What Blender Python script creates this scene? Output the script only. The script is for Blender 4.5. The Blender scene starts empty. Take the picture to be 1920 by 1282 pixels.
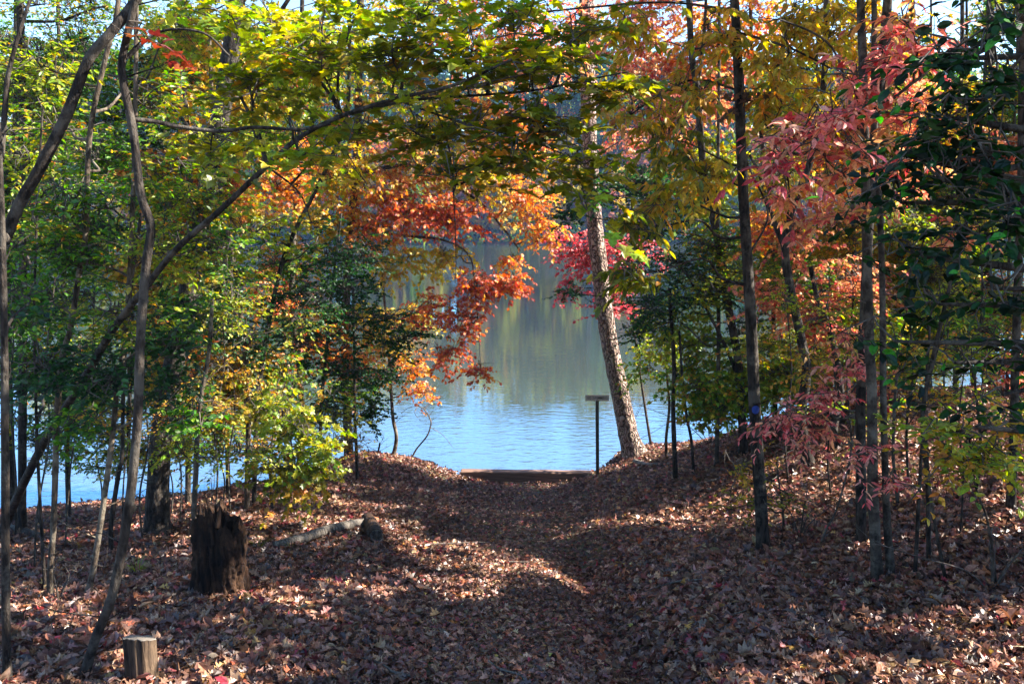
import bpy, math
import numpy as np
from mathutils import Vector

rng = np.random.default_rng(7)
scene = bpy.context.scene
COL = scene.collection

# ------------------------------------------------------------------ camera geometry
EYE = np.array([0.0, 0.0, 1.6])
FPX = 1493.3
TH = math.atan(233 / FPX)
FWD = np.array([0, math.cos(TH), -math.sin(TH)])
UPV = np.array([0, math.sin(TH), math.cos(TH)])
RGT = np.array([1.0, 0, 0])
WATER = -3.0
SUN_AZ, SUN_EL = math.radians(86), math.radians(40)


def at(px, py, d):
    """world point seen at photo pixel (px, py), d metres ahead of the camera along +Y"""
    r = FWD + RGT * (px - 960) / FPX + UPV * (641 - py) / FPX
    return EYE + r * (d / r[1])


def sstep(a, b, x):
    t = np.clip((x - a) / (b - a), 0, 1)
    return t * t * (3 - 2 * t)


SX = [-400, -30, -9, -6.6, -5.2, -4.2, -3.3, -2.4, -1.7, -1.35, -1.05, -0.8, 1.45, 1.75, 2.2, 3, 5, 8, 14, 40, 400]
SY = [9, 10.7, 11.5, 11.9, 12.2, 12.8, 13.9, 14.3, 14.0, 13.5, 13.15, 13.05, 13.05, 13.7, 14.6, 15, 14.6, 15.2, 16.5, 19, 25]


def noise2(x, y, s, seed=0):
    """cheap smooth value noise"""
    x = np.asarray(x) / s + 137.3 + seed * 17.1
    y = np.asarray(y) / s + 91.7 + seed * 5.3
    xi, yi = np.floor(x), np.floor(y)
    fx, fy = x - xi, y - yi
    fx, fy = fx * fx * (3 - 2 * fx), fy * fy * (3 - 2 * fy)

    def h(a, b):
        v = np.sin(a * 127.1 + b * 311.7 + seed) * 43758.5453
        return v - np.floor(v)
    return (h(xi, yi) * (1 - fx) + h(xi + 1, yi) * fx) * (1 - fy) + (h(xi, yi + 1) * (1 - fx) + h(xi + 1, yi + 1) * fx) * fy - 0.5


def ground(x, y):
    x, y = np.asarray(x, float), np.asarray(y, float)
    ys = np.interp(x, SX, SY)
    ysm = (np.interp(x - .8, SX, SY) + np.interp(x + .8, SX, SY) + ys) / 3
    t = y / ysm
    z = np.where(y > 0, -2.83 * t, -0.05 * y)
    z = z + sstep(1.5, 5.9, x) * (0.25 + 0.09 * np.clip(y, 0, 40)) * (1 - sstep(11.5, 15.5, y))
    z = z + 0.30 * np.exp(-((x + 2.25) / 1.15) ** 2 - ((y - 12.8) / 1.0) ** 2)      # spit under the saplings
    z = z + 0.20 * np.exp(-((x - 2.3) / .7) ** 2 - ((y - 13.9) / .8) ** 2)      # pine mound
    z = z + 0.16 * np.exp(-((x + 3.4) / 1.0) ** 2 - ((y - 10.4) / 1.2) ** 2)
    path = np.exp(-((x - 0.1) / 1.2) ** 2)
    z = z - 0.06 * path * sstep(1, 3, y) * (1 - sstep(11, 13, y))
    band = sstep(3, 4.3, y) * (1 - sstep(6.5, 9, y))
    z = z - 0.17 * np.exp(-((x - 0.72 + .03 * (y - 5)) / .24) ** 2) * band
    z = z + 0.15 * np.exp(-((x - 1.45) / .45) ** 2) * band
    z = z + 0.10 * noise2(x, y, 1.7, 1) + 0.05 * noise2(x, y, .6, 2)
    past = y - ys + .10 * noise2(x, y, .5, 4)
    z = z - 0.55 * sstep(-0.05, 0.35, past) - 2.5 * sstep(0.2, 8, past)
    far = 139 + 6 * np.sin(x / 37.0) + 0.0006 * x * x
    zf = WATER - 2 + 2.6 * sstep(-6, 1.5, y - far) + 22.0 * sstep(0, 130, y - far) + .8 * noise2(x, y, 9, 5) * sstep(0, 5, y - far)
    return np.where(y > 60, zf, np.maximum(z, WATER - 2.0))


def hit(px, py, dmin=2.0, dmax=20.0):
    """distance at which the ray through photo pixel (px, py) meets the ground"""
    ds = np.linspace(dmin, dmax, 700)
    r = FWD + RGT * (px - 960) / FPX + UPV * (641 - py) / FPX
    P = EYE + r[None] * (ds / r[1])[:, None]
    below = P[:, 2] < ground(P[:, 0], P[:, 1])
    return float(ds[np.argmax(below)]) if below.any() else dmax


# ------------------------------------------------------------------ materials
def nodes_of(name):
    m = bpy.data.materials.new(name)
    m.use_nodes = True
    nt = m.node_tree
    nt.nodes.clear()
    return m, nt, nt.nodes, nt.links


def leaf_material(name, trans, gloss, rough, tsat=1.0):
    m, nt, N, L = nodes_of(name)
    out = N.new('ShaderNodeOutputMaterial')
    a = N.new('ShaderNodeAttribute'); a.attribute_name = 'Col'
    d = N.new('ShaderNodeBsdfDiffuse')
    t = N.new('ShaderNodeBsdfTranslucent')
    g = N.new('ShaderNodeBsdfGlossy'); g.inputs['Roughness'].default_value = rough
    hs = N.new('ShaderNodeHueSaturation'); hs.inputs['Saturation'].default_value = tsat; hs.inputs['Value'].default_value = 1.6
    tc = N.new('ShaderNodeTexCoord'); nz = N.new('ShaderNodeTexNoise'); nz.inputs['Scale'].default_value = 55; nz.inputs['Detail'].default_value = 3
    nz.inputs['Roughness'].default_value = .7
    rp = N.new('ShaderNodeValToRGB'); rp.color_ramp.elements[0].position = .30; rp.color_ramp.elements[0].color = (.50, .38, .34, 1)
    rp.color_ramp.elements[1].position = .58; rp.color_ramp.elements[1].color = (1.12, 1.1, 1.05, 1)
    mot = N.new('ShaderNodeMix'); mot.data_type = 'RGBA'; mot.blend_type = 'MULTIPLY'; mot.inputs[0].default_value = 1
    L.new(tc.outputs['Object'], nz.inputs['Vector']); L.new(nz.outputs['Fac'], rp.inputs[0])
    L.new(a.outputs['Color'], mot.inputs[6]); L.new(rp.outputs[0], mot.inputs[7])
    L.new(mot.outputs[2], hs.inputs['Color'])
    m1 = N.new('ShaderNodeMixShader'); m1.inputs[0].default_value = trans
    m2 = N.new('ShaderNodeMixShader'); m2.inputs[0].default_value = gloss
    L.new(mot.outputs[2], d.inputs['Color']); L.new(hs.outputs['Color'], t.inputs['Color'])
    L.new(d.outputs[0], m1.inputs[1]); L.new(t.outputs[0], m1.inputs[2])
    L.new(m1.outputs[0], m2.inputs[1]); L.new(g.outputs[0], m2.inputs[2])
    L.new(m2.outputs[0], out.inputs['Surface'])
    return m


def bark_material(name, dark, light, sx=18.0, sz=3.0, bump=.6, lichen=None):
    m, nt, N, L = nodes_of(name)
    out = N.new('ShaderNodeOutputMaterial')
    p = N.new('ShaderNodeBsdfPrincipled'); p.inputs['Roughness'].default_value = .9
    p.inputs['Specular IOR Level'].default_value = .2
    tc = N.new('ShaderNodeTexCoord')
    mp = N.new('ShaderNodeMapping'); mp.inputs['Scale'].default_value = (sx, sx, sz)
    n1 = N.new('ShaderNodeTexNoise'); n1.inputs['Scale'].default_value = 1.6; n1.inputs['Detail'].default_value = 6
    n1.inputs['Roughness'].default_value = .65
    n2 = N.new('ShaderNodeTexNoise'); n2.inputs['Scale'].default_value = 5.5; n2.inputs['Detail'].default_value = 7; n2.inputs['Roughness'].default_value = .7
    L.new(tc.outputs['Object'], mp.inputs['Vector']); L.new(mp.outputs['Vector'], n1.inputs['Vector'])
    L.new(tc.outputs['Object'], n2.inputs['Vector'])
    r = N.new('ShaderNodeValToRGB')
    r.color_ramp.elements[0].position = .40; r.color_ramp.elements[0].color = (*dark, 1)
    r.color_ramp.elements[1].position = .62; r.color_ramp.elements[1].color = (*light, 1)
    L.new(n1.outputs['Fac'], r.inputs['Fac'])
    r2 = N.new('ShaderNodeValToRGB')
    r2.color_ramp.elements[0].position = .50; r2.color_ramp.elements[0].color = (0, 0, 0, 1)
    r2.color_ramp.elements[1].position = .60; r2.color_ramp.elements[1].color = (1, 1, 1, 1)
    L.new(n2.outputs['Fac'], r2.inputs['Fac'])
    mx = N.new('ShaderNodeMix'); mx.data_type = 'RGBA'
    lc = lichen or tuple(min(1, c * 1.35) for c in light)
    mx.inputs[7].default_value = (*lc, 1)
    mu = N.new('ShaderNodeMath'); mu.operation = 'MULTIPLY'; mu.inputs[1].default_value = .75
    L.new(r2.outputs['Color'], mu.inputs[0]); L.new(mu.outputs[0], mx.inputs[0])
    L.new(r.outputs['Color'], mx.inputs[6])
    L.new(mx.outputs[2], p.inputs['Base Color'])
    b = N.new('ShaderNodeBump'); b.inputs['Strength'].default_value = bump; b.inputs['Distance'].default_value = .03
    L.new(n1.outputs['Fac'], b.inputs['Height']); L.new(b.outputs[0], p.inputs['Normal'])
    L.new(p.outputs[0], out.inputs['Surface'])
    return m


def plated_bark(name):
    m, nt, N, L = nodes_of(name)
    out = N.new('ShaderNodeOutputMaterial')
    p = N.new('ShaderNodeBsdfPrincipled'); p.inputs['Roughness'].default_value = .9; p.inputs['Specular IOR Level'].default_value = .2
    tc = N.new('ShaderNodeTexCoord')
    nz = N.new('ShaderNodeTexNoise'); nz.inputs['Scale'].default_value = 5; nz.inputs['Detail'].default_value = 3
    L.new(tc.outputs['Object'], nz.inputs['Vector'])
    ad = N.new('ShaderNodeMix'); ad.data_type = 'RGBA'; ad.blend_type = 'ADD'; ad.inputs[0].default_value = .30
    L.new(tc.outputs['Object'], ad.inputs[6]); L.new(nz.outputs['Color'], ad.inputs[7])
    mp = N.new('ShaderNodeMapping'); mp.inputs['Scale'].default_value = (19, 19, 3.4)
    L.new(ad.outputs[2], mp.inputs['Vector'])
    v = N.new('ShaderNodeTexVoronoi'); v.feature = 'DISTANCE_TO_EDGE'; v.inputs['Scale'].default_value = 1
    vc = N.new('ShaderNodeTexVoronoi'); vc.inputs['Scale'].default_value = 1
    L.new(mp.outputs[0], v.inputs['Vector']); L.new(mp.outputs[0], vc.inputs['Vector'])
    r = N.new('ShaderNodeValToRGB'); e = r.color_ramp.elements
    e[0].position = .02; e[0].color = (.05, .032, .025, 1); e[1].position = .16; e[1].color = (.36, .28, .225, 1)
    L.new(v.outputs['Distance'], r.inputs[0])
    fine = N.new('ShaderNodeTexNoise'); fine.inputs['Scale'].default_value = 3; fine.inputs['Detail'].default_value = 6
    L.new(mp.outputs[0], fine.inputs['Vector'])
    mx = N.new('ShaderNodeMix'); mx.data_type = 'RGBA'; mx.blend_type = 'MULTIPLY'; mx.inputs[0].default_value = .55
    L.new(r.outputs[0], mx.inputs[6]); L.new(fine.outputs['Color'], mx.inputs[7])
    sc = N.new('ShaderNodeMix'); sc.data_type = 'RGBA'; sc.blend_type = 'MULTIPLY'; sc.inputs[0].default_value = 1; sc.inputs[7].default_value = (1.5, 1.4, 1.4, 1)
    L.new(mx.outputs[2], sc.inputs[6]); L.new(sc.outputs[2], p.inputs['Base Color'])
    b = N.new('ShaderNodeBump'); b.inputs['Strength'].default_value = 1; b.inputs['Distance'].default_value = .05
    r2 = N.new('ShaderNodeValToRGB'); r2.color_ramp.elements[1].position = .3
    L.new(v.outputs['Distance'], r2.inputs[0]); L.new(r2.outputs[0], b.inputs['Height'])
    L.new(b.outputs[0], p.inputs['Normal']); L.new(p.outputs[0], out.inputs['Surface'])
    return m


M = {}
M['leaf'] = leaf_material('thin_leaf', .5, .035, .45, 1.08)
M['waxy'] = leaf_material('waxy_leaf', .30, .02, .4, 1.1)
M['dry'] = leaf_material('dry_leaf', .16, .05, .42)
M['far'] = leaf_material('far_foliage', .35, .0, .6)
M['dark'] = bark_material('dark_furrowed_bark', (.005, .004, .0035), (.048, .036, .028), 22, 5.5, 1.0, (.10, .085, .068))
M['grey'] = bark_material('smooth_grey_bark', (.018, .014, .011), (.075, .060, .047), 12, 9, .8, (.14, .12, .095))
M['tan'] = bark_material('pale_tan_bark', (.020, .014, .010), (.13, .095, .066), 16, 5, .9, (.20, .17, .125))
M['pine'] = plated_bark('plated_pine_bark')
M['rot'] = bark_material('rotten_wood', (.003, .002, .0015), (.034, .016, .009), 26, 3.4, 1.0, (.075, .038, .02))
M['oldwood'] = bark_material('weathered_wood', (.045, .038, .032), (.17, .145, .12), 30, 3, .8)
M['twig'] = bark_material('twig_bark', (.03, .024, .02), (.09, .075, .062), 30, 8, .2)


# ------------------------------------------------------------------ mesh accumulation
class Acc:
    def __init__(s):
        s.v, s.loops, s.sizes, s.mat, s.col, s.sm, s.n = [], [], [], [], [], [], 0

    def add(s, v, faces_idx, sizes, mat=0, col=None, smooth=False):
        """v (n,3); faces_idx flat ints; sizes per-face loop counts"""
        v = np.asarray(v, np.float32).reshape(-1, 3)
        f = np.asarray(faces_idx, np.int64).ravel()
        z = np.asarray(sizes, np.int64).ravel()
        s.v.append(v); s.loops.append(f + s.n); s.sizes.append(z)
        s.mat.append(np.full(len(z), mat, np.int32)); s.sm.append(np.full(len(z), smooth, bool))
        if col is None:
            col = np.tile([.1, .1, .1], (len(v), 1))
        s.col.append(np.asarray(col, np.float32).reshape(-1, 3))
        s.n += len(v)

    def build(s, name, mats, parent=None, origin=(0, 0, 0), color=False):
        me = bpy.data.meshes.new(name)
        V = np.concatenate(s.v) - np.asarray(origin, np.float32)
        Lp = np.concatenate(s.loops); Z = np.concatenate(s.sizes)
        me.vertices.add(len(V)); me.vertices.foreach_set('co', V.ravel().astype(np.float32))
        me.loops.add(len(Lp)); me.loops.foreach_set('vertex_index', Lp.astype(np.int32))
        me.polygons.add(len(Z))
        st = np.zeros(len(Z), np.int32); st[1:] = np.cumsum(Z)[:-1]
        me.polygons.foreach_set('loop_start', st)
        me.polygons.foreach_set('material_index', np.concatenate(s.mat))
        me.polygons.foreach_set('use_smooth', np.concatenate(s.sm))
        if color:
            a = me.attributes.new('Col', 'FLOAT_COLOR', 'POINT')
            C = np.ones((len(V), 4), np.float32); C[:, :3] = np.concatenate(s.col)
            a.data.foreach_set('color', C.ravel())
        me.update(calc_edges=True)
        for m in (mats if isinstance(mats, (list, tuple)) else [mats]):
            me.materials.append(m)
        o = bpy.data.objects.new(name, me)
        COL.objects.link(o)
        if parent is not None:
            o.parent = parent
        else:
            o.location = origin
        return o


def tag(o, label=None, cat=None, group=None, kind=None):
    if label: o['label'] = label
    if cat: o['category'] = cat
    if group: o['group'] = group
    if kind: o['kind'] = kind
    return o


def empty(name, loc):
    o = bpy.data.objects.new(name, None)
    o.location = loc
    o.empty_display_size = .2
    COL.objects.link(o)
    return o


def smooth_path(P, per=6):
    P = np.asarray(P, float)
    if len(P) < 3:
        t = np.linspace(0, 1, per + 1)[:, None]
        return P[0] * (1 - t) + P[-1] * t
    Q = np.vstack([2 * P[0] - P[1], P, 2 * P[-1] - P[-2]])
    out = []
    for i in range(1, len(Q) - 2):
        a, b, c, d = Q[i - 1:i + 3]
        for t in np.arange(per) / per:
            out.append(.5 * (2 * b + (c - a) * t + (2 * a - 5 * b + 4 * c - d) * t * t + (3 * b - a - 3 * c + d) * t ** 3))
    out.append(P[-1])
    return np.array(out)


def tube(acc, P, R, sides=10, mat=0, rough=0.0, cap=True, freq=9.0, flute=0.0):
    P = np.asarray(P, float); R = np.asarray(R, float); n = len(P)
    T = np.gradient(P, axis=0); T /= np.linalg.norm(T, axis=1, keepdims=True) + 1e-9
    ref = np.array([1.0, .13, 0]) if abs(T[0][0]) < .9 else np.array([0, 1.0, 0])
    A = np.cross(T, ref); A /= np.linalg.norm(A, axis=1, keepdims=True) + 1e-9
    Bv = np.cross(T, A)
    th = np.linspace(0, 2 * math.pi, sides, endpoint=False)
    rr = np.repeat(R[:, None], sides, 1)
    if rough:
        s = np.cumsum(np.r_[0, np.linalg.norm(np.diff(P, axis=0), axis=1)])
        ph = rng.uniform(0, 100)
        nz = noise2(np.cos(th)[None] * 1.2 + ph, (s[:, None] * freq * .35) + np.sin(th)[None] * 1.2, .6, 3)
        rr = rr * (1 + rough * 2 * nz + rough * .5 * rng.standard_normal((n, sides)) * .5)
    if flute:
        rr[:4] *= 1 + flute * np.maximum(0, np.cos(th * 4 + rng.uniform(0, 6)))[None] * np.linspace(1, 0, 4)[:, None]
    V = P[:, None] + A[:, None] * (np.cos(th)[None, :, None] * rr[..., None]) + Bv[:, None] * (np.sin(th)[None, :, None] * rr[..., None])
    i = np.arange(n - 1)[:, None] * sides; j = np.arange(sides)[None]; k = (j + 1) % sides
    F = np.stack([i + j, i + k, i + sides + k, i + sides + j], -1).reshape(-1, 4)
    acc.add(V.reshape(-1, 3), F.ravel(), [4] * len(F), mat, smooth=True)
    if cap:
        acc.add(np.vstack([V[0], V[-1]]), list(range(sides))[::-1] + list(range(sides, 2 * sides)), [sides, sides], mat)


def thin_tubes(acc, P, r0, r1, mat=1):
    """many 3-sided tubes at once: P (n, k, 3)"""
    n, k = P.shape[:2]
    if n == 0: return
    T = P[:, -1] - P[:, 0]; T /= np.linalg.norm(T, axis=1, keepdims=True) + 1e-9
    A = np.cross(T, np.array([.31, .22, .93])); A /= np.linalg.norm(A, axis=1, keepdims=True) + 1e-9
    Bv = np.cross(T, A)
    R = (np.linspace(0, 1, k)[None] * (np.asarray(r1) - np.asarray(r0)) + np.asarray(r0)) * np.ones((n, 1))
    th = np.array([0, 2.094, 4.189])
    V = P[:, :, None] + R[..., None, None] * (A[:, None, None] * np.cos(th)[None, None, :, None] + Bv[:, None, None] * np.sin(th)[None, None, :, None])
    b = (np.arange(n) * k * 3)[:, None, None] + (np.arange(k - 1) * 3)[None, :, None]
    j = np.arange(3)[None, None]; q = (j + 1) % 3
    F = np.stack([b + j, b + q, b + 3 + q, b + 3 + j], -1).reshape(-1, 4)
    acc.add(V.reshape(-1, 3), F.ravel(), np.full(len(F), 4), mat, smooth=True)


# ------------------------------------------------------------------ leaf templates
HALF = {
    'maple': [(.20, -.05), (.43, .06), (.29, .24), (.36, .33), (.58, .50), (.40, .53), (.19, .55), (.23, .72)],
    'oak': [(.07, .14), (.22, .20), (.10, .32), (.33, .42), (.37, .50), (.13, .57), (.29, .74), (.11, .80)],
    'oval': [(.20, .16), (.29, .42), (.20, .74)],
    'holly': [(.20, .15), (.30, .42), (.19, .76)],
    'beech': [(.17, .14), (.27, .40), (.17, .74)],
    'lance': [(.10, .12), (.18, .40), (.13, .70)],
    'clump': [(.34, .18), (.42, .55)],
}
TPL = {}
for kind, half in HALF.items():
    var = []
    for fold, curl, tw in ((.25, -.25, .1), (-.12, -.5, -.15), (.45, .15, .2), (.1, -.7, 0.0)):
        h = len(half)
        xy = np.array([(0, 0), (0, .5), (0, 1)] + list(half) + [(-a, b) for a, b in half])
        z = fold * np.abs(xy[:, 0]) + curl * (xy[:, 1] - .45) ** 2 + tw * xy[:, 0] * xy[:, 1]
        R_ = list(range(3, 3 + h)); L_ = list(range(3 + h, 3 + 2 * h))
        faces = [[0] + R_ + [2, 1], [0, 1, 2] + L_[::-1]]
        var.append((np.c_[xy, z], faces))
    TPL[kind] = var


def place_leaves(acc, kind, p, axis, nrm, size, col, mat=0, bend=1.0):
    """instance leaf templates as real geometry"""
    axis = axis / (np.linalg.norm(axis, axis=1, keepdims=True) + 1e-9)
    nrm = nrm - axis * np.sum(nrm * axis, 1, keepdims=True)
    nrm /= np.linalg.norm(nrm, axis=1, keepdims=True) + 1e-9
    side = np.cross(axis, nrm)
    which = rng.integers(0, 4, len(p))
    for w in range(4):
        s = which == w
        if not s.any(): continue
        tv, tf = TPL[kind][w]
        q = size[s][:, None, None]
        V = p[s][:, None] + q * (tv[None, :, 0:1] * side[s][:, None] + tv[None, :, 1:2] * axis[s][:, None] + bend * tv[None, :, 2:3] * nrm[s][:, None])
        k = len(tv); m = int(s.sum())
        idx = np.concatenate([np.array(f) for f in tf])
        F = (np.arange(m) * k)[:, None] + idx[None]
        acc.add(V.reshape(-1, 3), F.ravel(), np.tile([len(f) for f in tf], m), mat, np.repeat(col[s], k, 0))


PAL = {
    'maple': [((.15, .18, .008), 5), ((.24, .23, .010), 4), ((.40, .33, .015), 1.6), ((.09, .125, .008), 4), ((.46, .22, .02), .6), ((.10, .06, .02), .25)],
    'lime': [((.22, .30, .02), 3), ((.34, .36, .03), 3), ((.14, .24, .02), 2), ((.45, .36, .03), 1)],
    'green': [((.05, .16, .012), 4), ((.10, .24, .012), 4), ((.20, .31, .015), 2), ((.03, .10, .012), 2)],
    'greenmix': [((.07, .18, .012), 4), ((.15, .27, .014), 4), ((.30, .34, .02), 3), ((.50, .36, .03), 1.6), ((.50, .20, .03), .9)],
    'holly': [((.012, .055, .012), 4), ((.020, .080, .015), 4), ((.045, .14, .02), 2), ((.008, .03, .010), 2)],
    'evergreen': [((.008, .032, .008), 4), ((.012, .050, .010), 4), ((.04, .20, .02), .9), ((.004, .014, .006), 4)],
    'orange': [((.60, .21, .05), 4), ((.62, .33, .06), 3), ((.48, .11, .04), 3), ((.64, .43, .08), 2), ((.45, .30, .05), 1)],
    'redorange': [((.50, .10, .045), 4), ((.55, .17, .05), 3), ((.36, .06, .04), 3), ((.60, .30, .06), 1.5)],
    'red': [((.55, .09, .11), 4), ((.42, .05, .07), 3), ((.60, .18, .17), 3)],
    'pink': [((.72, .28, .25), 4), ((.66, .17, .17), 3), ((.70, .38, .27), 2.5), ((.50, .07, .08), 1.3)],
    'coral': [((.66, .25, .15), 4), ((.64, .35, .17), 3), ((.45, .08, .08), 2), ((.5, .3, .1), 1)],
    'yellow': [((.52, .36, .035), 4), ((.42, .33, .03), 3), ((.34, .32, .03), 3), ((.55, .28, .04), 1.5)],
    'gold': [((.50, .30, .03), 4), ((.42, .32, .03), 3), ((.28, .27, .02), 3), ((.50, .21, .04), 2), ((.2, .24, .02), 1)],
    'rust': [((.16, .030, .02), 3), ((.12, .02, .018), 2), ((.18, .06, .03), 1)],
    'dead': [((.10, .055, .03), 3), ((.06, .035, .025), 2)],
    'litter': [((0.201, 0.099, 0.065), 5), ((0.287, 0.156, 0.101), 4), ((0.140, 0.064, 0.042), 5), ((0.073, 0.036, 0.028), 5), ((0.403, 0.236, 0.151), 1.3),
               ((0.305, 0.107, 0.047), 1.3), ((0.232, 0.048, 0.045), .6), ((0.439, 0.236, 0.056), .16), ((0.293, 0.038, 0.056), .2)],
}


def colours(pal, n, jit=.18):
    cs = np.array([c for c, w in PAL[pal]]); w = np.array([w for c, w in PAL[pal]], float)
    c = cs[rng.choice(len(cs), n, p=w / w.sum())]
    return np.clip(c * np.exp(rng.normal(0, jit, (n, 1))) * np.exp(rng.normal(0, jit * .4, (n, 3))), .004, .85)


def unit(v):
    return v / (np.linalg.norm(v, axis=-1, keepdims=True) + 1e-9)


# style: leaf shape, leaves per spray, spray length, leaf length, droop, normal jitter, leaf hang
DENS = {'holly': 1.6, 'beech': 1.7, 'smaple': 1.5, 'oak': 1.8, 'maple': 1.08, 'hickory': 1.4, 'sour': 1.2}
STYLE = {
    'maple': dict(shape='maple', m=17, L=.55, s=.076, droop=.10, nj=.27, hang=.12, pet=.35),
    'smaple': dict(shape='maple', m=20, L=.5, s=.055, droop=.2, nj=.7, hang=.5, pet=.4),
    'oak': dict(shape='oak', m=22, L=.5, s=.078, droop=.3, nj=.8, hang=.55, pet=.15),
    'holly': dict(shape='holly', m=26, L=.42, s=.046, droop=.12, nj=.75, hang=.2, pet=.1),
    'beech': dict(shape='beech', m=24, L=.55, s=.047, droop=.12, nj=.38, hang=.2, pet=.08),
    'hickory': dict(shape='lance', m=19, L=.45, s=.096, droop=.3, nj=.6, hang=.75, pet=.1),
    'sour': dict(shape='lance', m=22, L=.55, s=.088, droop=.2, nj=.45, hang=.45, pet=.1),
    'broad': dict(shape='oval', m=14, L=.40, s=.054, droop=.15, nj=.7, hang=.3, pet=.15),
    'top': dict(shape='clump', m=14, L=1.0, s=.26, droop=.2, nj=.8, hang=.4, pet=.2),
}


def sprays(acc, c, R, style, pal, n, anchor=None, scale=1.0, lean=None):
    st = STYLE[style]
    c = np.asarray(c, float); R = np.asarray(R, float)
    u = unit(rng.standard_normal((n, 3))) * (rng.random((n, 1)) ** .45)
    p0 = c + u * R * .95
    d = unit(u * np.array([1, 1, .35]) + rng.normal(0, .6, (n, 3)) * np.array([1, 1, .3]))
    if lean is not None:
        d = unit(d + np.asarray(lean))
    L = st['L'] * scale ** .5 * rng.uniform(.55, 1.2, (n, 1))
    p0 = p0 - d * L * .5
    K = 5
    t = np.linspace(0, 1, K)[None, :, None]
    wob = rng.normal(0, .03, (n, K, 3)) * L[:, None]
    tw = p0[:, None] + d[:, None] * (L[:, None] * t) + np.array([0, 0, -1.0]) * st['droop'] * L[:, None] * t ** 2 + wob * (t > 0)
    # leafless lead from the anchor branch
    if anchor is not None:
        an = np.asarray(anchor, float)
        k = np.argmin(((an[None] - p0[:, None]) ** 2).sum(-1), 1)
        a = an[k]
        mid = (a + p0) / 2 + np.array([0, 0, .06]) + rng.normal(0, .04, (n, 3))
        lead = np.stack([a, (a + mid) / 2 + rng.normal(0, .015, (n, 3)), mid, (mid + p0) / 2, p0], 1)
        thin_tubes(acc, lead, .0055, .003, 1)
    thin_tubes(acc, tw, .003, .0012, 1)
    m = st['m']
    tt = np.clip(np.linspace(.06, 1, m)[None] + rng.normal(0, .03, (n, m)), 0, 1)
    f = tt * (K - 1); i0 = np.minimum(f.astype(int), K - 2); fr = (f - i0)[..., None]
    ar = np.arange(n)[:, None]
    pos = tw[ar, i0] * (1 - fr) + tw[ar, i0 + 1] * fr
    tan = unit(tw[ar, i0 + 1] - tw[ar, i0])
    up = np.array([0, 0, 1.0])
    side = unit(np.cross(tan, up))
    sg = np.where(np.arange(m) % 2 == 0, 1.0, -1.0)[None, :, None]
    ang = rng.uniform(.5, 1.25, (n, m, 1)) * (1 - .8 * (np.arange(m) == m - 1)[None, :, None])
    ax = tan * np.cos(ang) + side * sg * np.sin(ang) + rng.normal(0, .2, (n, m, 3))
    ax = unit(ax + np.array([0, 0, -1.0]) * st['hang'] * rng.uniform(.2, 1.6, (n, m, 1)))
    nr = unit(up + rng.normal(0, st['nj'], (n, m, 3)))
    size = st['s'] * scale * rng.uniform(.6, 1.25, (n, m))
    pos = pos + ax * size[..., None] * st['pet']
    keep = rng.random((n, m)) > .1
    place_leaves(acc, st['shape'], pos[keep], ax[keep], nr[keep], size[keep], colours(pal, int(keep.sum())), 0)


# ------------------------------------------------------------------ trees
FEET = []


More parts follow.
